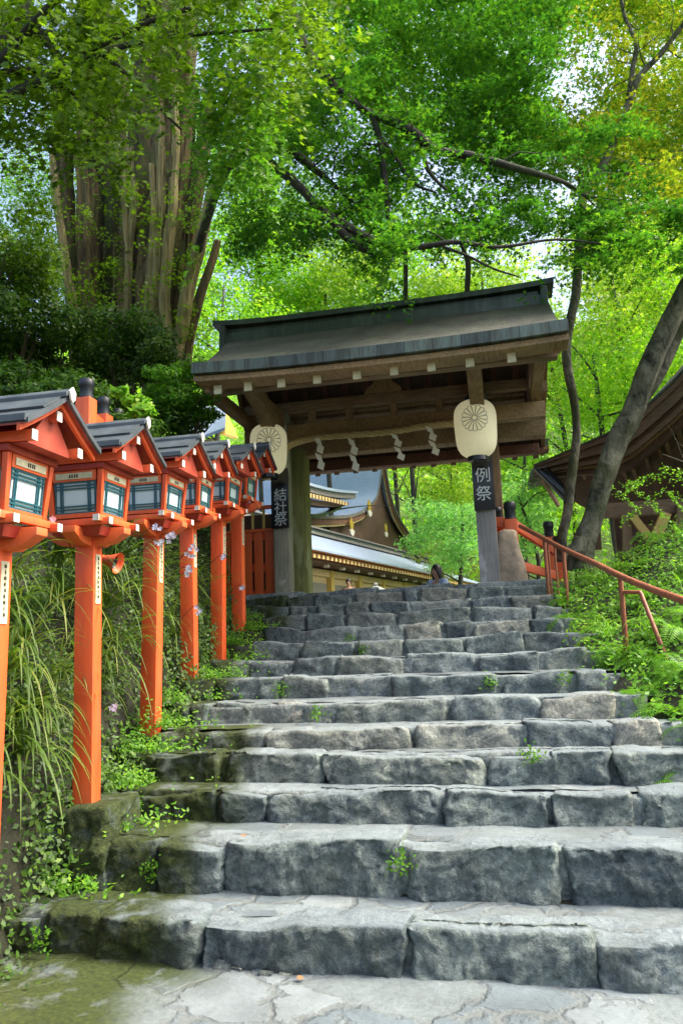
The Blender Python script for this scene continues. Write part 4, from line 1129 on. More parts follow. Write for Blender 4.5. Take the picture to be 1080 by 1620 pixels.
# small roof in the trees at the left
q=at(322,664,19)
sh=thing('small_shrine','small outbuilding with pale blue roof half hidden by leaves left of the gate','building',(q[0],q[1],6.0))
a=at(286,668,19);b=at(362,648,19.0)
mb=MB(); A=[[tuple(at(285,690,18.2)),tuple(at(325,688,18.2)),tuple(at(356,676,18.2))],[tuple(at(292,645,19.6)),tuple(at(325,643,19.6)),tuple(at(358,642,19.6))]]
mb.sheet(A,th=(0,0,-.08)); mb.build('roof',M['steelroof'],sh)
p1=at(356,680,18.2);p2=at(358,644,19.6);p3=(p1[0]+.05,p1[1]+.9,p1[2]+.1)
mb=MB(); V=[p1-np.array([0,0,.1]),p2-np.array([0,0,.1]),np.array(p3)-np.array([0,0,.1])]; mb.add(V+[v-np.array([.15,0,0]) for v in V],[(0,1,2),(5,4,3),(0,3,4,1),(1,4,5,2),(2,5,3,0)]); mb.build('gable',M['gold'],sh)
mb=MB(); mb.bx(a[0]-.3,b[0]-.3,18.5,20.8,5.6,p1[2]-.12); mb.build('wall',M['plaster'],sh)

# ================================================================ HALL WITH CURVED BARK ROOF AT THE RIGHT
rb=thing('bark_roof_hall','hall with thick curved bark roof behind the leaning tree at the right edge','building',(3,13,2.2))
top_=[(843,735,14.4),(880,720,14.0),(920,702,13.6),(960,684,13.2),(995,662,12.8),(1030,632,12.4),(1062,602,12.0),(1100,562,11.6),(1150,510,11.1),(1240,440,10.9),(1370,400,10.8)]
C=bez([tuple(at(*p)) for p in top_],5)
def off(i,dz,dy): p=C[i]; return (p.x,p.y+dy,p.z+dz)
th=[0,.07,.10,.09,.10,.09,.08]; z=0
m_=len(C)
def fade(i): return min(1,.25+.75*i/(m_*.36))
for k,(t_,mt,dy) in enumerate(((.05,'ridge',-.02),(.12,'hroof',0),(.09,'hroof',.05),(.12,'hroof',.03),(.08,'soffit',.12),(.10,'hroof',.10),(.07,'woody',.2),(.13,'soffit',.28))):
    mb=MB(); A=[[off(i,z*fade(i),dy),off(i,(z-t_+.004)*fade(i),dy)] for i in range(m_)] if False else [[off(i,z*fade(i),dy) for i in range(m_)],[off(i,(z-t_+.004)*fade(i),dy) for i in range(m_)]]
    mb.sheet(A,th=(0.3,1.2,0.1)); mb.build('roof_layer',M[mt],rb,smooth=1); z-=t_
# roof body rising behind
mb=MB(); mb.sheet([[off(i,-.02,.2) for i in range(m_)],[off(i,.25,2.0) for i in range(m_)],[off(i,.35,4.0) for i in range(m_)]],th=(0,0,-.1)); mb.build('roof',M['hiwada'],rb,smooth=1)
# eave underside strip and slanting rafters
a=at(848,742,14.35);b=at(895,788,13.6)
mb=MB(); A=[[tuple(at(848,741,14.35)),tuple(at(862,744,14.5))],[tuple(at(892,789,13.6)),tuple(at(905,790,13.7))]]
mb.sheet(A,th=(.02,.25,-.03)); mb.build('pale_gutter',M['steelroof'],rb)
mb=MB(); mb.beam(at(846,743,14.3),at(897,793,13.5),.05,.05); mb.beam(at(862,741,14.3),at(908,786,13.5),.05,.05); mb.build('gutter_edge',M['black'],rb)
for k in range(16):
    t=k/16
    mb=MB(); p=C[int(t*(m_-8))+2]; a=Vector((p.x,p.y+.35,p.z-.62*fade(int(t*(m_-8))+2)-.02)); mb.beam(a,a+Vector((.35,1.1,-.38)),.06,.09); o=mb.build('rafter',M['wood'],rb)
low=[tuple(v) for v in bez([tuple(at(*q)) for q in ((852,746,14.6),(880,772,14.6),(905,792,14.6),(950,815,14.6),(1010,828,14.5),(1080,832,14.3),(1200,832,13.8),(1420,832,13.6))],6)]
mb=MB(); A=[[off(i,-.50*fade(i),.45) for i in range(0,m_)],[low[min(len(low)-1,int(i*len(low)/m_))] for i in range(0,m_)]]
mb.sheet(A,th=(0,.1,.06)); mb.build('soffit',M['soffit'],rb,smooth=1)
mb=MB(); p=at(1000,840,14.6); mb.bx(2.05,6.5,14.75,14.95,1.9,4.4); mb.build('wall',M['gable'],rb)
mb=MB(); q=at(1050,800,13.2); mb.bx(q[0]-1.0,6.5,13.2,13.4,at(1050,812,13.2)[2],at(1050,790,13.2)[2]); mb.build('beam',M['wood'],rb)
for (a,b,wd) in (((1000,818,13.1),(1040,868,13.1),.12),((1052,812,13.1),(1030,866,13.1),.16),((990,815,13.2),(992,880,13.2),.14),((1078,800,13.2),(1080,880,13.2),.2),((940,800,13.9),(945,870,13.9),.12)):
    mb=MB(); mb.beam(at(*a),at(*b),wd,wd,up=(0,1,0)); mb.build('brace',M['ypost'] if wd in(.12,.16) and a[0]>950 else M['woodu'],rb)

# ================================================================ PEOPLE
def skinmesh(name,J,E_,rootj,mat,parent,sub=2,sharp=False):
    me=bpy.data.meshes.new(name); keys=list(J)
    me.from_pydata([J[k][0] for k in keys],[(keys.index(a),keys.index(b)) for a,b in E_],[])
    o=bpy.data.objects.new(name,me); COL.objects.link(o)
    md=o.modifiers.new('s','SKIN')
    sv=me.skin_vertices[0].data if me.skin_vertices else None
    if sv is None:
        bm=bmesh.new(); bm.from_mesh(me); bm.verts.layers.skin.verify(); bm.to_mesh(me); bm.free(); sv=me.skin_vertices[0].data
    for i,k in enumerate(keys):
        r=J[k][1]; sv[i].radius=(r if hasattr(r,'__len__') else (r,r)); sv[i].use_root=(k==rootj)
    sb=o.modifiers.new('b','SUBSURF'); sb.levels=sub; sb.render_levels=sub
    bpy.context.view_layer.update()
    dg=bpy.context.evaluated_depsgraph_get(); ev=o.evaluated_get(dg); me2=bpy.data.meshes.new_from_object(ev)
    bpy.data.objects.remove(o); me2.name=name; me2.materials.clear(); me2.materials.append(mat); me2.shade_smooth()
    o=bpy.data.objects.new(name,me2); COL.objects.link(o); o.parent=parent; return o
def person(label,loc,rz,scale,pose,shirt,trous,hairlen):
    t=thing('person',label,'person',loc,None,rz); t.scale=(scale,)*3
    sit=pose=='sit'
    hz=.50 if sit else .92          # hip height
    J={'pel':((0,0,hz),(.15,.11)),'wa':((0,0,hz+.16),(.125,.095)),'ch':((0,.01 if sit else 0,hz+.36),(.155,.11)),'nk0':((0,0,hz+.48),(.06,.055)),'nk':((0,-.01,hz+.525),(.050,.050)),
       'hd0':((0,-.035,hz+.575),(.062,.07)),'hd':((0,-.045,hz+.65),(.074,.088)),'hd1':((0,-.04,hz+.72),(.055,.065))}
    E_=[('pel','wa'),('wa','ch'),('ch','nk0'),('nk0','nk'),('nk','hd0'),('hd0','hd'),('hd','hd1')]
    JS={k:J[k] for k in ('pel','wa','ch')}; JT={'pel':J['pel']}; ES=[('pel','wa'),('wa','ch')];ET=[]
    for s,n in ((-1,'l'),(1,'r')):
        sh=(s*.175,0,hz+.455); 
        if sit: el=(s*.22,-.13,hz+.20); wr=(s*.07,-.34,hz+.30)
        else: el=(s*.23,.02,hz+.16); wr=(s*.24,-.06,hz-.08)
        J['sh'+n]=(sh,(.055,.055)); J['el'+n]=(el,(.042,.042)); J['wr'+n]=(wr,(.027,.024))
        wv=Vector(wr); dr=(wv-Vector(el)).normalized(); pa=wv+dr*.06
        J['pa'+n]=(tuple(pa),(.036,.02)); E_+=[('ch','sh'+n),('sh'+n,'el'+n),('el'+n,'wr'+n),('wr'+n,'pa'+n)]
        side=dr.cross(Vector((0,0,1))).normalized() if sit else Vector((0,1,0))
        for i,(o_,L_) in enumerate(((-.027,.065),(-.009,.075),(.009,.07),(.027,.055))):
            a=pa+side*o_+dr*.03; b=a+dr*L_*.5; c=b+dr*L_*.35+Vector((0,0,-.02))
            J[f'f{i}a{n}']=(tuple(a),.0095);J[f'f{i}b{n}']=(tuple(b),.0088);J[f'f{i}c{n}']=(tuple(c),.007)
            E_+=[('pa'+n,f'f{i}a{n}'),(f'f{i}a{n}',f'f{i}b{n}'),(f'f{i}b{n}',f'f{i}c{n}')]
        a=wv+dr*.03+side*(-s)*.035; b=a+dr*.035+side*(-s)*.012
        J['ta'+n]=(tuple(a),.011);J['tb'+n]=(tuple(b),.009); E_+=[('wr'+n,'ta'+n),('ta'+n,'tb'+n)]
        hp=(s*.09,0,hz-.03); 
        if sit: kn=(s*.11,-.44,hz+.02); an=(s*.11,-.42,.09)
        else: kn=(s*.10,-.02,.48); an=(s*.11,.02,.09)
        J['hp'+n]=(hp,(.088,.088));J['kn'+n]=(kn,(.06,.06));J['an'+n]=(an,(.04,.04)); to=(an[0],an[1]-.16,.035); J['to'+n]=(to,(.04,.03))
        E_+=[('pel','hp'+n),('hp'+n,'kn'+n),('kn'+n,'an'+n),('an'+n,'to'+n)]
        g=.014
        JS['sh'+n]=(sh,(.055+g,)*2); mid=tuple((np.array(sh)*.35+np.array(el)*.65)); JS['el'+n]=(mid,(.052+g,)*2); ES+=[('ch','sh'+n),('sh'+n,'el'+n)]
        JT['hp'+n]=(hp,(.088+g,)*2);JT['kn'+n]=(kn,(.066+g,)*2);JT['an'+n]=(tuple(np.array(kn)*.12+np.array(an)*.88),(.05+g,)*2); ET+=[('pel','hp'+n),('hp'+n,'kn'+n),('kn'+n,'an'+n)]
    skinmesh('body',J,E_,'pel',M['skin'],t)
    JS={k:(v[0],tuple(r+.014 for r in v[1]) if k in('pel','wa','ch') else v[1]) for k,v in JS.items()}
    JT['pel']=(J['pel'][0],(.165,.125))
    skinmesh('shirt',JS,ES,'pel',shirt,t); skinmesh('trousers',JT,ET,'pel',trous,t)
    # hair cap, face details
    hc=Vector((0,-.03,hz+.655))
    V=[];Fc=[];a_,b_=16,12
    for i in range(b_):
        ph=math.pi*.66*i/(b_-1)
        for k in range(a_):
            an=2*math.pi*k/a_; fr=max(0,-math.sin(an)); lim=1-.42*fr
            p_=ph*lim
            V.append((.094*math.sin(p_)*math.cos(an),.112*math.sin(p_)*math.sin(an)+.012,.118*math.cos(p_)-(hairlen*(i/(b_-1))**3*(1-fr))))
    for i in range(b_-1):
        for k in range(a_): Fc.append((i*a_+k,i*a_+(k+1)%a_,(i+1)*a_+(k+1)%a_,(i+1)*a_+k))
    mb=MB(); mb.add([tuple(Vector(v)+hc) for v in V],Fc); o=mb.build('hair',M['hair'],t,smooth=2,local=True)
    so_=o.modifiers.new('thick','SOLIDIFY'); so_.thickness=.012
    mb=MB()
    for s in (-1,1): mb.lathe([(.002,-.006),(.009,-.003),(.009,.003),(.002,.006)],8,(s*.030,-.128,hz+.655))
    mb.build('eyes',M['black'],t,local=True)
    mb=MB(); mb.prism([(-.126,hz+.65),(-.148,hz+.615),(-.126,hz+.605)],-.012,.012,'x'); mb.build('nose',M['skin'],t,local=True)
    return t
q=at(691,893,13.4)
pp=person('sitting person with long dark hair and blue and white shirt, looking at a phone',(q[0],q[1],q[2]-1.26),R(-38),1.0,'sit',M['shirt'],M['trouser'],.16)
mb=MB(); mb.box((0,-.40,.50+.36),(.07,.012,.14),(R(-35),0,0)); o=mb.build('phone',M['black'],None,bevel=.003); o.location=(q[0],q[1],q[2]-1.26); o.rotation_euler=(0,0,R(-38)); prop(o,'dark phone held by the sitting person in the blue and white shirt','phone')
mb=MB(); mb.box((q[0],q[1]+.03,q[2]-1.26+.36),(1.3,.4,.06)); 
for s in (-.55,.55): mb.box((q[0]+s,q[1]+.03,q[2]-1.26+.14),(.08,.34,.40))
o=mb.build('bench',M['woodu'],None,bevel=.006); prop(o,'low wooden bench under the sitting person, hidden behind the threshold','bench')
q=at(551,917,24.0)
person('small figure with dark hair and brown jacket standing before the corridor',(q[0],q[1],q[2]-1.66),R(10),1.0,'stand',M['brownc'],M['trouser'],.0)
# small stone lantern in the yard
q=at(594,924,22); x,y,z=q; z=z-1.35
sl2=thing('stone_lantern','small grey stone lantern in the yard between the corridor columns','stone lantern',(x,y,z))
for nm,pr in (('base',[(.30,0),(.30,.12),(.14,.18),(.11,.75),(.22,.85),(.26,.92)]),('fire_box',[(.17,.922),(.18,1.12)]),('cap_stone',[(.36,1.122),(.32,1.17),(.12,1.27),(.05,1.30),(.07,1.34),(.01,1.40)])):
    mb=MB(); mb.lathe(pr,6 if nm!='base' else 12,(x,y,z)); mb.build(nm,M['grey_lantern'],sl2)
#PART5
# ================================================================ TREES
def px_path(P,Y,n=5):
    """stem through measured directions at distances Y (number or list)"""
    return bez([tuple(at(p[0],p[1],Y if not hasattr(Y,'__len__') else Y[i])) for i,p in enumerate(P)],n)
def stem(mb,P,Y,rpx,n=5,seg=10,wob=.35):
    path=px_path(P,Y,n); yy=np.mean(Y)
    rr=[r*yy/F for r in lerp_list(rpx,len(path))]
    # little sideways wander
    path=[p+Vector(noise.noise_vector(p*1.3))*.05*min(1,rr[i]*8) for i,p in enumerate(path)]
    mb.tube(path,rr,seg,wob=wob); return path
def twigs(mb,path,n,L,rng,r0=.012,up=.1):
    tips=[]
    for i in range(n):
        p=path[int(rng.uniform(.15,1)*(len(path)-1))]
        d=Vector((rng.normal(),rng.normal()*.8,rng.normal()*.45+up)).normalized()
        l=L*rng.uniform(.5,1.2); q=[p]; 
        for k in range(4):
            d=(d+Vector(rng.normal(size=3))*.22+Vector((0,0,-.05))).normalized(); q.append(q[-1]+d*l/4)
        mb.tube(q,[r0*(1-.2*k) for k in range(5)],5,cap=False); tips.append(q[-1]); tips.append(q[2])
    return tips
rng=np.random.default_rng(21)

# ---- giant katsura at the left: a cluster of fluted stems
kb=at(250,560,14)
kat=thing('katsura_tree','huge old tree of many fused pale brown stems at the upper left','tree',(kb[0],kb[1]+.2,4.0))
stems=[([(262,-260),(266,0),(266,130),(262,300),(252,450),(262,560),(268,680)],14.2,[34,38,40,44,36,30,30],'k'),
 ([(226,-60),(232,80),(222,180),(226,300),(222,430),(226,600)],14.3,[14,16,18,20,20,20],'d'),
 ([(300,-100),(298,60),(292,180),(282,320),(268,440),(264,560),(262,660)],13.9,[16,16,17,18,16,13,13],'k'),
 ([(250,120),(254,200),(256,320),(250,430),(240,540),(240,650)],13.6,[6,8,9,10,9,9],'l'),
 ([(276,110),(278,220),(272,340),(262,460),(266,570),(268,660)],13.6,[5,7,9,9,9,9],'l'),
 ([(240,260),(244,360),(236,470),(238,560),(236,640)],13.55,[5,6,7,8,8],'l'),
 ([(330,150),(318,240),(302,340),(292,440),(284,560),(282,680)],14.0,[10,13,14,13,12,12],'k'),
 ([(352,240),(340,290),(318,380),(300,450),(286,530),(278,600),(276,680)],13.7,[6,9,11,11,11,10,10],'l'),
 ([(345,380),(330,430),(308,500),(296,560),(290,640)],13.8,[5,6,7,7,7],'k'),
 ([(196,225),(206,250),(214,310),(206,390),(203,470),(200,600)],13.8,[4,6,7,7,7,7],'l'),
 ([(210,232),(204,260),(198,320),(204,400)],13.75,[3,5,5,5],'l'),
 ([(130,-120),(134,0),(134,200),(138,330),(142,440),(140,620)],14.0,[13,13,14,15,15,15],'k'),
 ([(155,-60),(162,90),(164,210),(172,290),(176,420),(172,620)],14.6,[16,17,19,22,24,24],'d'),
 ([(82,235),(88,290),(98,370),(108,440),(116,480),(120,620)],13.7,[4,6,7,8,8,8],'l'),
 ([(95,120),(98,230),(106,330),(118,440),(124,600)],14.2,[10,12,13,13,13],'k'),
 ([(188,40),(190,140),(186,260),(190,380),(188,600)],15.0,[10,12,13,15,15],'d')]
for kind,mt in (('k','katsura'),('d','katdark'),('l','katlight')):
    mb=MB()
    for P,Y,rp,kd in stems:
        if kd==kind: stem(mb,P,Y,rp,9,26,wob=1.1 if kd!='l' else .6)
    mb.build('trunk',M[mt],kat,smooth=2)
# side limb of the katsura going right
# low sprouts and its own high leaves
L=[]
for i in range(70):
    px=rng.uniform(-250,420);py=rng.uniform(-420,120)
    L.append(spray(rng,at(px,py,rng.uniform(12.5,16)),rng.uniform(.7,1.2),.10,240,(rng.normal()*.3,rng.normal()*.3)))
for i in range(90):          # sprouting tufts between the stems
    px=rng.uniform(-20,330);py=rng.uniform(300,560)
    L.append(spray(rng,at(px,py,rng.uniform(13.2,14.2)),.38,.08,60,(rng.normal()*.3,0)))
P,Nn=catenate(L); leaves('crown',P,Nn,rng.uniform(.07,.13,len(P)),'tri',M['lf_canopy'],kat,rng)

# ---- maple that leans in from the left with dark limbs over the gate
mt_=thing('maple_tree','maple with dark crooked limbs arching over the gate roof from the left','tree',tuple(at(330,520,11.5)))
mb=MB()
trunk=px_path([(276,660),(288,520),(315,390),(350,285),(378,236)],[14.6,14.6,13.6,11.8,10.5])
mb.tube(trunk,lerp_list([.12,.11,.09,.08,.075],len(trunk)),10)
limb1=stem(mb,[(378,236),(405,248),(432,262),(470,292),(505,330),(556,362),(602,384),(660,391),(720,383),(790,391),(880,379),(985,390)],[10.5,10.3,10.0,9.7,9.5,9.4,9.3,9.3,9.3,9.4,9.6,9.8],[8,8,8,8,7.5,7,6.5,5.5,4.2,3,2,.8],5,8,.2)
b1=stem(mb,[(505,330),(530,355),(560,385),(590,398),(612,404),(640,400)],9.4,[7,7,8,7,5,3],5,8,.2)
b2=stem(mb,[(360,120),(400,180),(445,226),(480,254),(515,282),(560,320)],9.9,[9,9,9,8,5,2.5],5,8,.2)
b3=stem(mb,[(440,-60),(470,40),(505,105),(545,150),(582,178),(602,188)],9.8,[9,8,7,7,7,6],5,8,.2)
b4=stem(mb,[(600,186),(640,203),(665,220),(690,238),(740,246),(800,262),(850,276),(890,288),(914,302),(945,330)],[9.8,9.7,9.7,9.7,9.7,9.7,9.8,10,10.3,10.8],[7,8,8,7,7,6,5,3.5,2,.8],5,8,.2)
b5=stem(mb,[(590,186),(602,230),(608,290),(614,350)],9.8,[5,6,6,4],5,8,.2)
b6=stem(mb,[(664,222),(674,262),(690,285),(706,300)],9.8,[4,4,3,2],4,6,.2)
b7=stem(mb,[(608,226),(632,258),(655,290),(690,305)],9.8,[3,3,2.5,1.5],4,6,.2)
b8=stem(mb,[(640,390),(641,430),(640,490)],[9.4,11.3,12.6],[4,4,4],3,7,.2)
b9=stem(mb,[(728,384),(740,420),(738,470)],[9.4,11.3,12.6],[2,5,5],3,7,.2)
b10=stem(mb,[(700,390),(740,405),(780,425),(820,438)],9.5,[3,2.5,2,1.2],4,6,.2)
tips=[]
for b_ in (limb1,b1,b2,b3,b4,b5): tips+=twigs(mb,b_,9,1.0,rng)
mb.build('trunk',M['mbark'],mt_,smooth=2)
# cool green sprays (middle), in flat tiers
L=[]
def region(n,px0,px1,py0,py1,Y0,Y1,Rr,th,cnt,tl=.25,poly=None,hole=None):
    out=[];k=0
    while k<n:
        px=rng.uniform(px0,px1);py=rng.uniform(py0,py1)
        if poly and not poly(px,py): continue
        k+=1
        out.append(spray(rng,at(px,py,rng.uniform(Y0,Y1)),rng.uniform(*Rr),th,cnt,(rng.normal()*tl*.5,rng.normal()*tl)))
    return out
gaps=[(565,215,40,34),(688,268,28,18),(880,312,32,20),(885,140,28,34),(700,335,18,13),(900,272,26,16),(430,150,30,20),(650,150,14,12)]
def nogap(px,py):
    for x,y,a,b in gaps:
        if ((px-x)/a)**2+((py-y)/b)**2<1.9: return False
    return True
L+=region(175,470,900,-60,240,10.2,13.5,(.4,.7),.05,300,poly=nogap)
L+=region(46,560,980,200,330,10.3,12.8,(.3,.6),.04,230,poly=nogap)
L+=region(66,380,1120,320,385,9.9,11.8,(.35,.6),.03,240,poly=lambda x,y:y<400-max(0,x-500)*.03)
L+=region(60,350,1250,-420,-60,9,14,(.6,1.0),.06,260)
L+=region(14,880,1150,370,430,9.5,10.5,(.3,.5),.03,200)
for t in tips:
    L.append(spray(rng,tuple(t),.32,.04,70,(rng.normal()*.2,rng.normal()*.2)))
P,Nn=catenate(L); 
# keep the sky holes that the photo shows as thin places in the foliage
leaves('crown',P,Nn,rng.uniform(.055,.125,len(P)),'tri',M['lf_blue'],mt_,rng)
def gap2(px,py): return all(((px-x)/(a*1.7))**2+((py-y)/(b*1.7))**2>1.9 for x,y,a,b in gaps if a>20)
L=region(210,380,1180,-150,330,14,19,(.8,1.3),.12,190,poly=gap2)
P,Nn=catenate(L); leaves('crown',P,Nn,rng.uniform(.12,.20,len(P)),'tri',M['lf_mid'],mt_,rng)
L=region(54,330,620,120,420,10.8,13,(.4,.7),.05,240,poly=lambda x,y:nogap(x,y) and (y<390 or x<430))
P,Nn=catenate(L); leaves('crown',P,Nn,rng.uniform(.05,.085,len(P)),'tri',M['lf_mid'],mt_,rng)

# ---- near maple whose leaves hang over the upper left, each leaf readable
nb=(-6.2,6.4,3.6)
nm=thing('maple_tree','near maple whose large olive leaves hang in front of the big stems','tree',nb)
mb=MB(); tr=bez([(-6.2,6.4,3.4),(-6.3,6.5,5.5),(-5.9,6.8,7.5),(-5.2,7.2,9.5)],6); mb.tube(tr,lerp_list([.17,.14,.10,.05],len(tr)),12)
lim=[]
for e in ((-4.2,7.3,6.7),(-3.4,7.6,7.6),(-2.2,7.5,8.6),(-4.8,8.2,8.4),(-3.0,6.6,9.2),(-1.5,8.0,9.6)):
    s=Vector(tr[int(rng.uniform(.45,.95)*len(tr))]); e=Vector(e); md=(s+e)/2+Vector((0,0,.4))
    q=bez([s,md,e],6); mb.tube(q,lerp_list([.06,.035,.012],len(q)),7,cap=False); lim.append(q)
for q in lim: twigs(mb,q,8,.8,rng,.008)
mb.build('trunk',M['mbark'],nm,smooth=2)
def lowb(px): return np.interp(px,[-100,0,60,120,180,230,270,330,400,450,500,540],[230,240,235,250,260,230,205,230,235,190,120,60])
L=[]
k=0
while k<640:
    px=rng.uniform(-220,540);py=rng.uniform(-260,330)
    if py>lowb(px)-12: continue
    if 190<px<330 and py>110 and rng.random()<.55: continue
    k+=1
    L.append(spray(rng,at(px,py,rng.uniform(6.2,9.0)),rng.uniform(.22,.42),.05,44,(rng.normal()*.35,rng.normal()*.35),4))
P,Nn=catenate(L); Nn=Nn+rng.normal(size=Nn.shape)*.35+np.array([.1,-.75,0])
leaves('crown',P,Nn,rng.uniform(.065,.115,len(P)),'maple',M['lf_canopy'],nm,rng)
L=[]
for k in range(150):
    px=rng.uniform(-120,190);py=rng.uniform(0,lowb(px)+15); L.append(spray(rng,at(px,py,rng.uniform(6.8,9.4)),.32,.05,44,(rng.normal()*.35,rng.normal()*.35),4))
P,Nn=catenate(L); Nn=Nn+np.array([.1,-.75,0]); leaves('crown',P,Nn,rng.uniform(.065,.115,len(P)),'maple',M['lf_canopy'],nm,rng)
L=[];k=0                        # drooping lit fringe right of the stems
while k<90:
    px=rng.uniform(320,440);py=rng.uniform(60,300)
    if py>np.interp(px,[320,400,440,480],[260,330,340,200]): continue
    k+=1; L.append(spray(rng,at(px,py,rng.uniform(6.8,8.2)),.25,.06,40,(rng.normal()*.4,rng.normal()*.4),4))
P,Nn=catenate(L); Nn=Nn+np.array([.1,-.8,0]); leaves('crown',P,Nn,rng.uniform(.06,.10,len(P)),'maple',M['lf_mid'],nm,rng)

# ---- slender tree right of the gate
st=thing('slender_tree','slender crooked tree with spotted trunk just right of the gate, forking high up','tree',tuple(at(885,862,12)))
mb=MB()
s0=stem(mb,[(888,890),(888,850),(898,812),(902,770),(907,720),(911,685),(908,640),(897,590),(896,545),(902,500),(911,455),(915,390),(918,330),(926,304),(944,280),(956,255),(975,210),(995,160)],12,[9,8,7.5,7.5,7,7,7,7,7,7,7,6.5,7,7.5,7,6,5.5,5],5,12,.25)
s1=stem(mb,[(995,160),(1012,120),(1040,90),(1070,50),(1110,0)],12,[6,5,4.5,4,3],5,8,.2)
s2=stem(mb,[(995,165),(1000,110),(1005,70),(985,20),(975,-60)],12,[5,4,3.5,3,2],5,8,.2)
s3=stem(mb,[(952,275),(990,276),(1035,262),(1085,240),(1150,215)],12,[4,3.5,3,3,2],5,8,.2)
s4=stem(mb,[(926,304),(918,288),(920,266)],12,[5,4,3],4,8,.2)
s5=stem(mb,[(920,303),(900,296),(884,284),(862,278)],12,[4,3,2.5,1.5],4,8,.2)
for q in (s0[70:],s1,s2,s3): twigs(mb,q,8,1.0,rng)
mb.build('trunk',M['lichenbark'],st,smooth=2)
L=region(150,850,1250,-120,260,11.8,16,(.45,.85),.06,250,poly=lambda x,y:nogap(x,y))
L+=region(22,930,1200,240,330,10.5,13.5,(.5,.8),.04,200)
P,Nn=catenate(L); leaves('crown',P,Nn,rng.uniform(.06,.12,len(P)),'tri',M['lf_yellow'],st,rng)

# ---- thick leaning tree
lt=thing('leaning_tree','thick mossy tree leaning right in front of the curved bark roof','tree',tuple(at(925,872,11.2)))
mb=MB()
stem(mb,[(918,905),(922,868),(938,815),(958,745),(975,690),(1000,645),(1028,575),(1058,512),(1088,455),(1140,350),(1200,200)],[11.2,11.2,11.2,11.2,11.2,11.2,11.1,11,10.9,10.8,10.6],[21,18,15,15,16,18,17,16,15,13,11],5,16,.3)
stem(mb,[(1008,640),(1035,600),(1062,545),(1095,480),(1150,400)],11.3,[8,10,9,9,7],5,10,.3)
stem(mb,[(905,880),(914,868),(918,850)],11.0,[14,12,8],4,10,.3)
mb.build('trunk',M['lichenbark'],lt,smooth=2)
L=region(34,1090,1500,-100,350,9,13,(.6,1.0),.06,240)
P,Nn=catenate(L); leaves('crown',P,Nn,rng.uniform(.05,.09,len(P)),'tri',M['lf_blue'],lt,rng)

# ---- spray of pale maple leaves in front of the right hall
o_=thing('young_maple','young maple with thin pale yellow green leaf sprays in front of the bark roof hall','tree',(2.3,9.2,2.3))
mb=MB(); tr=bez([(2.75,9.2,2.1),(2.6,9.2,2.9),(2.3,9.25,3.3),(1.9,9.3,3.55)],5); mb.tube(tr,lerp_list([.022,.018,.012,.006],len(tr)),7); tw=twigs(mb,tr,12,.5,rng,.005,up=.3); mb.build('trunk',M['twig'],o_)
L=[]
for (px,py) in ((1000,765),(1030,755),(1060,745),(990,790),(1020,785),(1055,778),(1075,800),(1000,815),(1040,810),(1070,755),(985,770),(1060,825)):
    L.append(spray(rng,at(px,py,9.2+rng.normal()*.2),.19,.02,60,(rng.normal()*.2,.1)))
P,Nn=catenate(L); leaves('crown',P,Nn,rng.uniform(.03,.055,len(P)),'tri',M['lf_fern'],o_,rng)

# ---- background trees
def bgtree(name,label,px,py,Y,rad,nleaf,mat,size,z0=None,flat=.8,lump=26,group=None,tr=.16,obj=None):
    c=at(px,py,Y); zb=ground(c[0],c[1]) if z0 is None else z0
    t=thing(name,label,'tree',(c[0],c[1],zb),group)
    mb=MB(); pth=bez([(c[0],c[1],zb-.3),(c[0]+rng.normal()*.3,c[1],(zb+c[2])/2),(c[0]+rng.normal()*.4,c[1],c[2]+rad*.4)],4); mb.tube(pth,lerp_list([tr,tr*.8,tr*.3],len(pth)),8)
    for i in range(7):
        s=pth[int(rng.uniform(.45,.95)*(len(pth)-1))]; d=Vector((rng.normal(),rng.normal(),rng.uniform(0,.8))).normalized()*rad*.7; q=bez([s,s+d*.5+Vector((0,0,.1)),s+d],3); mb.tube(q,lerp_list([tr*.35,tr*.2,tr*.06],len(q)),6,cap=False)
    mb.build('trunk',M['mbark'],t,smooth=2)
    P,Nn=cloud(rng,c,rad,nleaf,flat,lump); leaves('crown',P,Nn,rng.uniform(size*.6,size*1.1,len(P)),'tri',mat,t,rng)
    return t
G='bright trees on the slope behind the shrine'
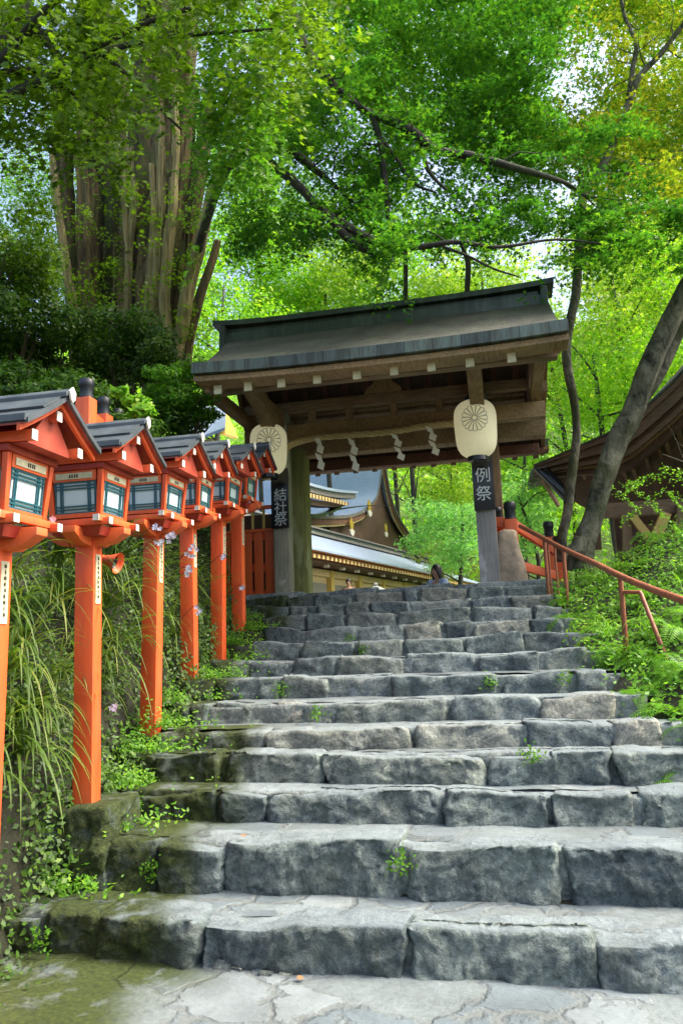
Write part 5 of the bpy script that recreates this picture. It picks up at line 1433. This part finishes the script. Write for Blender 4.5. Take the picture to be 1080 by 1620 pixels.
bg=[(400,440,36,5.2,'lf_bright','bright green tree directly behind the left end of the gate roof'),
 (520,460,38,4.8,'lf_bright2','sunlit lime tree above the middle left of the gate roof'),
 (640,460,40,4.8,'lf_bright','bright green tree above the middle of the gate roof'),
 (760,470,38,4.4,'lf_bright2','sunlit lime tree above the right end of the gate roof'),
 (960,470,28,3.8,'lf_bright2','lime tree high between the slender trunk and the leaning trunk'),
 (960,610,26,3.3,'lf_bright','bright green tree low between the slender trunk and the leaning trunk'),
 (880,590,32,3.6,'lf_bright2','pale lime tree just right of the gate roof end'),
 (830,760,30,3.0,'lf_bright','bright green tree seen under the right end of the gate roof'),
 (410,320,40,4.2,'lf_mid','mid green tree high behind the arching dark limb'),
 (1050,420,36,4.6,'lf_yellow','yellowish tree behind the top of the leaning trunk'),
 (335,500,30,3.4,'lf_bright','bright tree just right of the big stems'),
 (120,380,26,4.2,'lf_dark','dark tree behind the big stems, left half'),
 (-60,300,24,4.2,'lf_mid','mid green tree at the far left edge'),
 (220,200,30,4.6,'lf_mid','mid green tree behind the tops of the big stems'),
 (720,750,44,4.2,'lf_bright2','lime tree seen through the gate, in its upper opening'),
 (1180,500,24,4.2,'lf_bright','bright tree beyond the right edge of the photo'),
 (620,560,46,6.0,'lf_mid','mid green tree far behind the gate roof'),
 (1010,420,46,4.4,'lf_yellow','yellowish tree far up the slope at the right'),
 (1090,180,34,4.4,'lf_yellow','yellow green tree in the upper right corner'),
 (-260,420,20,4.2,'lf_mid','tree outside the left edge beside the bank')]
for px,py,Y,rad,mt,lb in bg:
    bgtree('background_tree',lb,px,py,Y,rad,int(9000*(rad/3.6)**2*(.75 if Y>33 else 1)),M[mt],.20 if Y<27 else (.23 if Y<34 else .30),group=G)
bgtree('feathery_maple','pale blue green maple in the yard, seen through the gate right of the hall',712,845,20,1.35,7000,M['lf_pale'],.11,z0=1.6,flat=.75,tr=.08)
bgtree('feathery_maple','pale blue green maple to the right of the gate post, above the red fence',825,815,17,1.1,4500,M['lf_pale'],.10,z0=2.0,flat=.9,tr=.06)
bgtree('yellow_shrub','low orange tinted tree beyond the corridor roof end, beside the right gate post',700,885,34,1.6,3000,M['lf_yellow'],.14,z0=1.6,flat=.8,tr=.06)
# far wooded slope
n=60000; X=rng.uniform(-60,70,n); Yv=rng.uniform(42,95,n); Z=np.array([ground(a,b) for a,b in zip(X,Yv)])
H=np.array([noise.noise(Vector((a*.16,b*.16,0))) for a,b in zip(X,Yv)])*2.6+2.2
P=np.stack([X,Yv,Z+H*rng.uniform(.3,1.1,n)],1); Nn=rng.normal(size=(n,3))*.7+np.array([0,-.5,.7])
o=leaves('wooded_slope',P,Nn,rng.uniform(.35,.8,n),'tri',M['lf_bright'],None,rng); prop(o,'far wooded slope of bright green foliage closing the view','woods',kind='stuff')

# ================================================================ SHRUBS AND BANK PLANTS
def shrub(label,px,py,Y,rad,n,mat,size,flat=.8,shape='rhomb',name='shrub',cat='shrub',lump=16):
    c=at(px,py,Y); t=thing(name,label,cat,(c[0],c[1],c[2]-rad*flat))
    mb=MB()
    for i in range(9):
        d=Vector((rng.normal()*.5,rng.normal()*.5,1)).normalized()*rad*1.1; s=Vector((c[0],c[1],c[2]-rad*flat-.2)); q=bez([s,s+d*.5,s+d],3); mb.tube(q,lerp_list([.02,.012,.005],len(q)),5,cap=False)
    mb.build('stem',M['twig'],t)
    P,Nn=cloud(rng,c,rad,n,flat,lump); Nn=Nn+np.array([.2,-.3,.2]); leaves('foliage',P,Nn,rng.uniform(size*.6,size*1.15,len(P)),shape,mat,t,rng)
    return t
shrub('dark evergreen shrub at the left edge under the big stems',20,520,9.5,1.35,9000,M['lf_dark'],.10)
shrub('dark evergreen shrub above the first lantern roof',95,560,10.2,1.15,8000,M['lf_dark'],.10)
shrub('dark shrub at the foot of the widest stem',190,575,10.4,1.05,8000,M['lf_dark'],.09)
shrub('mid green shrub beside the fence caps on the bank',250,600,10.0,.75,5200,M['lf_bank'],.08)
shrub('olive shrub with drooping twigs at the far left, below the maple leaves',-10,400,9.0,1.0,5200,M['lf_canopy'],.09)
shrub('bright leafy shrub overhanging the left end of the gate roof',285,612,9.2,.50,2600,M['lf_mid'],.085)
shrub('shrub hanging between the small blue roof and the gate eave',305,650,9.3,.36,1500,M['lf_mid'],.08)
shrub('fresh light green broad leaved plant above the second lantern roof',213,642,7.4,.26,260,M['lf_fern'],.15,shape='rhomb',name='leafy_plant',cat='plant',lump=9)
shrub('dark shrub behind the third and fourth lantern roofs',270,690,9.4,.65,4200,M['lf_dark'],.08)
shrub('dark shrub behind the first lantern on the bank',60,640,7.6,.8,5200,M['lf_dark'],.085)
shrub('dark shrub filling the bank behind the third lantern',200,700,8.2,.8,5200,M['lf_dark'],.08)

def bank_pt(x,y): return np.array([x,y,ground(x,y)])
# leafy ground cover on the left bank
P=[];Nn=[]
n=64000
for i in range(n):
    y=rng.uniform(2.2,11.5)
    if y<4.5 and rng.random()<.6: continue
    L_=float(xl(max(y,1)))+.15
    u=rng.random()
    d=rng.uniform(-.12,.62)**1 if u<.7 else rng.uniform(.5,3.0)
    x=L_-d; p=bank_pt(x,y); 
    cl=noise.noise(Vector((x*1.4,y*2.1,p[2]*2.1)))
    if cl<-.15 and rng.random()<.7 and u<.7: continue
    p=p+np.array([rng.uniform(-.02,.24)*(1+cl),rng.normal()*.03,rng.normal()*.04]); P.append(p); Nn.append((1.0+rng.normal()*.5,-.5+rng.normal()*.5,.8+rng.normal()*.4))
P=np.array(P);Nn=np.array(Nn)
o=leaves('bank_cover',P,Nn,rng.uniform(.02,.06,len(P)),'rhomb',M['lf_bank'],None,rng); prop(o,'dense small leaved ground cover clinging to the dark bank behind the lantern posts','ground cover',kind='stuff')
# weeds along the left edge of the steps
P=[];Nn=[]
for i in range(11000):
    y=rng.uniform(4.5,10.4); x=float(xl(y))+.15+abs(rng.normal())*.26
    if y<6: x=float(xl(y))+.1+abs(rng.normal())*.30
    cl=noise.noise(Vector((x*2.4,y*2.4,7)))
    if cl<-.05: continue
    kk=max(i_ for i_ in range(14) if YS[i_]<=y or i_==0); z=ZS[kk]+.0+abs(rng.normal())*.045*(1+cl*2)
    P.append((x,y,z)); Nn.append((rng.normal()*.5+.3,-.5+rng.normal()*.4,1))
o=leaves('edge_weeds',np.array(P),np.array(Nn),rng.uniform(.02,.05,len(P)),'rhomb',M['lf_mid'],None,rng); prop(o,'low weeds and clover along the mossy left edge of the steps','weeds',kind='stuff')
# grass tufts: long arching blades
def tuft(base,nb,L,out,mat,rng,wd=.012):
    V=[];Fc=[]
    for i in range(nb):
        a=rng.uniform(0,2*math.pi); d=np.array([math.cos(a)*.6+out[0],math.sin(a)*.6+out[1],rng.uniform(.5,1.5)]); d/=np.linalg.norm(d)
        l=L*rng.uniform(.5,1.2); p=np.array(base)+rng.normal(size=3)*np.array([.04,.04,.01]); w_=wd*rng.uniform(.6,1.3); sd_=np.cross(d,[0,0,1.]); sd_/=np.linalg.norm(sd_)+1e-6
        b=len(V);K=9
        for k in range(K+1):
            t=k/K; ww=w_*math.sin(math.pi*min(1,.18+.82*t))**.8*(1-t*.55)+.0008
            V+= [p-sd_*ww/2,p+sd_*ww/2+np.array([0,0,.002])]
            d=d+np.array([0,0,-.30*(.4+t)]); d/=np.linalg.norm(d); p=p+d*l/K
        for k in range(K): Fc.append((b+2*k,b+2*k+1,b+2*k+3,b+2*k+2))
    return V,Fc
tp=[(30,900,4.4),(70,1000,4.6),(60,1120,4.6),(200,905,5.9),(215,950,5.9),(180,1010,5.7),(280,900,7.0),(285,980,7.0),(270,930,6.9),(330,930,7.9),(335,900,8.0),(30,960,4.3),(190,900,5.6),(100,940,5.1),(85,1180,4.7),(60,1220,4.4),(340,960,8.1),(225,880,6.1),(205,1040,5.9),(110,1060,5.1)]
tlabels=['arching grass tuft on the bank behind the lantern posts']
tp+=[(50,1050,4.5),(20,1160,4.2),(105,1120,4.9),(195,1080,5.6),(220,1010,6.1),(275,1030,6.7),(320,1000,7.6),(90,880,5.2)]
for i,(px,py,Y) in enumerate(tp):
    c=at(px,py,Y); 
    xx=min(c[0],float(xl(Y))-.05); z=min(c[2],ground(xx,Y)+.1); base=(max(xx,float(xl(Y))-.45),Y,c[2]-.05)
    V,Fc=tuft(base,int(rng.uniform(20,34)),rng.uniform(.45,.85),(.6,-.5),None,rng,.021)
    o=raw('grass_tuft',V,Fc,M['lf_grass'],attrs={'rnd':('FACE',np.repeat(rng.random(len(Fc)//9),9))})
    prop(o,'tuft of long arching grass blades on the bank behind the lantern posts','grass','grass tufts on the left bank')
# white flowers on thin stalks
fl=[(250,856,6.0),(274,852,6.2),(300,908,7.0),(316,961,7.1),(182,1120,5.15),(383,928,9.0),(85,826,4.0),(268,846,6.1),(296,900,6.9),(245,838,5.9),(300,880,7.0),(355,880,8.2),(310,868,7.0)]
for i,(px,py,Y) in enumerate(fl):
    c=at(px,py,Y); t=thing('white_flower','white flower on a thin drooping stalk in front of the lantern posts','flower',tuple(c),'white flowers by the lantern posts')
    mb=MB(); q=bez([tuple(c),(c[0]-.08,c[1]+.05,c[2]+.02),(c[0]-.25,c[1]+.1,c[2]-.12),(c[0]-.38,c[1]+.14,c[2]-.38)],5); mb.tube(q,.0035,5); mb.build('stalk',M['twig'],t)
    V=[];Fc=[]
    for f_ in range(3):
        o0=np.array(c)+rng.normal(size=3)*np.array([.022,.015,.018])
        for k in range(5):
            a=2*math.pi*k/5+rng.uniform(0,.5); dx=np.array([math.cos(a),-.35,math.sin(a)*.8]); px_=np.array([-math.sin(a),0,math.cos(a)])
            r=.026*(Y/6)**.5; b=len(V)
            V+=[o0,o0+dx*r*.6+px_*r*.38,o0+dx*r*1.15,o0+dx*r*.6-px_*r*.38]; Fc.append((b,b+1,b+2,b+3))
    raw('petals',V,Fc,M['petal'],t)

# ---- ferns on the right bank
def fern_mesh(rng,nf,L):
    V=[];Fc=[];rn=[]
    for i in range(nf):
        a=2*math.pi*i/nf+rng.normal()*.3; d=np.array([math.cos(a),math.sin(a),rng.uniform(.6,1.3)]); d/=np.linalg.norm(d); l=L*rng.uniform(.7,1.15); p=np.zeros(3); K=20; r0=rng.random()
        side=np.cross(d,[0,0,1.]); side/=np.linalg.norm(side)
        for k in range(K):
            t=k/K; d=d+np.array([0,0,-.085*(1+t)]); d/=np.linalg.norm(d); p2=p+d*l/K
            w_=l*.24*math.sin(math.pi*(.12+.86*t))**.8*(1-.35*t)
            for s in (-1,1):
                tip=p+side*s*w_+d*w_*.35-np.array([0,0,.12*w_]); b=len(V); ww=l/K*.42
                m1=p*.55+tip*.45
                V+=[p,m1+d*ww,tip,m1-d*ww*.8]; Fc.append((b,b+1,b+2,b+3)); rn.append(min(1,max(0,r0*.6+rng.random()*.4)))
            b=len(V); V+=[p-side*.003,p+side*.003,p2+side*.002,p2-side*.002]; Fc.append((b,b+1,b+2,b+3)); rn.append(.9)
            p=p2
    return V,Fc,rn
protos=[]
for i in range(4):
    V,Fc,rn=fern_mesh(rng,9,.52+.05*i)
    me=raw('fern',V,Fc,M['lf_fern'],attrs={'rnd':('FACE',rn)}); protos.append(me)
k=0
spots=[]
for (px,py,Y) in ((925,985,8.6),(960,1000,8.2),(900,1005,9.0),(905,960,9.4),(1000,1040,7.8),(1035,1090,7.0),(1070,1040,7.0),(1050,1000,7.3),(980,1050,7.8),(940,1040,8.0),(1010,1110,6.9),(1060,1130,6.5),(1085,1090,6.6),(1020,960,8.0),(1060,950,7.6),(930,930,9.6),(970,930,9.2),(890,930,10.2),(1000,990,7.9),(1075,1000,6.8),(1075,1180,6.0),(1040,1060,7.3),(880,975,9.7),(950,960,8.7),(1090,1140,6.2),(1020,1010,7.5),(1075,920,7.8),(1020,900,8.9)):
    c=at(px,py,Y); spots.append((c[0],c[1],max(c[2]-.30,ground(c[0],c[1])-.05) if c[0]>xr(Y) else c[2]-.25))
for (px,py,Y) in ((900,1020,8.7),(915,1045,8.3),(945,1075,7.8),(975,1090,7.3),(1000,1130,6.8),(1040,1150,6.4),(935,1010,8.5),(890,990,9.3),(1075,1200,5.8),(960,1030,8.1),(1050,1190,6.0),(985,1010,8.2),(925,960,9.3)):
    c=at(px,py,Y); spots.append((c[0],c[1],c[2]-.2))
for i in range(26):
    y=rng.uniform(5,12); x=xr(min(y,10.8))+rng.uniform(.9,4.5); spots.append((x,y,ground(x,y)))
for (x,y,z) in spots:
    s=protos[k%4]; o=s if k<4 else s.copy()
    if k>=4: COL.objects.link(o)
    o.location=(x,y,z); o.rotation_euler=(rng.normal()*.15,rng.normal()*.15-.1,rng.uniform(0,6.28)); sc=rng.uniform(.55,.85); o.scale=(sc,)*3
    prop(o,'fresh green fern on the bank beside the handrail','fern','ferns on the right bank'); k+=1
# fine cover on the right bank
P=[];Nn=[]
for i in range(26000):
    y=rng.uniform(3.6,12.5); d=rng.uniform(-.05,1)**1.0*3.6; x=xr(min(y,10.8))+d; z=ground(x,y)+abs(rng.normal())*.09*(1+noise.noise(Vector((x*2,y*2,0))))
    P.append((x,y,z)); Nn.append((-.3+rng.normal()*.5,-.5+rng.normal()*.5,.9))
o=leaves('bank_undergrowth',np.array(P),np.array(Nn),rng.uniform(.03,.075,len(P)),'rhomb',M['lf_fern'],None,rng); prop(o,'leafy undergrowth covering the bank right of the steps','undergrowth',kind='stuff')
P=[];Nn=[]
V=[];Fc=[]
for i in range(60):
    y=rng.uniform(7.5,12.5); x=xr(min(y,10.8))+rng.uniform(.15,3.0)
    v,f_=tuft((x,y,ground(x,y)),18,.42,(-.1,-.2),None,rng,.010); b=len(V); V+=v; Fc+=[tuple(b+q for q in g_) for g_ in f_]
o=raw('bank_grass',V,Fc,M['lf_fern'],attrs={'rnd':('FACE',np.repeat(rng.random(len(Fc)//9),9))}); prop(o,'soft light green grass on the bank above the handrail','grass',kind='stuff')

# ---- small weeds in the joints of the steps
wl=[(442,1090,7,'small weed in the joint of the seventh step, left of the middle'),(500,1128,6,'small bushy weed in the joint of the sixth step'),(775,1082,7,'small weed in the joint of the seventh step, right of the middle'),
 (895,1072,7,'small weed over a dark hollow near the right end of the seventh step'),(573,1028,9,'tiny weed on the ninth step'),(400,995,11,'small weed at the left end of an upper step'),(632,1362,1,'pale weed in the joint above the lowest step'),(552,1010,10,'tiny weed at the tenth step'),(240,1375,1,'thin grassy weed between two boulders at the left of the second step'),(840,1195,4,'tiny weed under a boulder of the fourth step'),
 (60,1490,1,'small leafy weed at the left foot of the lowest step'),(215,1275,2,'leafy weed on the mossy left end of the third step')]
for px,py,k,lb in wl:
    Y=YS[min(k,13)]-.04 if k not in (1,) else (YS[2]-.02 if py<1400 else YS[1]-.03)
    if px==215: Y=YS[3]-.04
    c=at(px,py,Y); n=70; q=rng.normal(size=(n,3))*np.array([.036,.015,.036]); 
    o=leaves('weed',np.array(c)+q,rng.normal(size=(n,3))*.5+np.array([0,-.8,.7]),rng.uniform(.016,.036,n),'rhomb',M['lf_mid'],None,rng); prop(o,lb,'weed')
# a few fallen leaves on the lower treads
flm=simple('fallen leaf',(.30,.16,.05),(.20,.09,.03),rough=.7,bs=0)
for (px,py,z,lb) in ((475,1545,-.20,'fallen orange leaf lying among the pebbles below the lowest step'),(385,1320,.30,'fallen yellow leaf on the mossy left end of a lower tread')):
    v=FW+RT*(px-540)/F+UP*(810-py)/F
    c=EYE+v*((z+.02-EYE[2])/v[2])
    o=leaves('fallen_leaf',np.array([c]),np.array([[.1,-.1,1.]]),.05,'maple',flm,None,rng); prop(o,lb,'leaf')
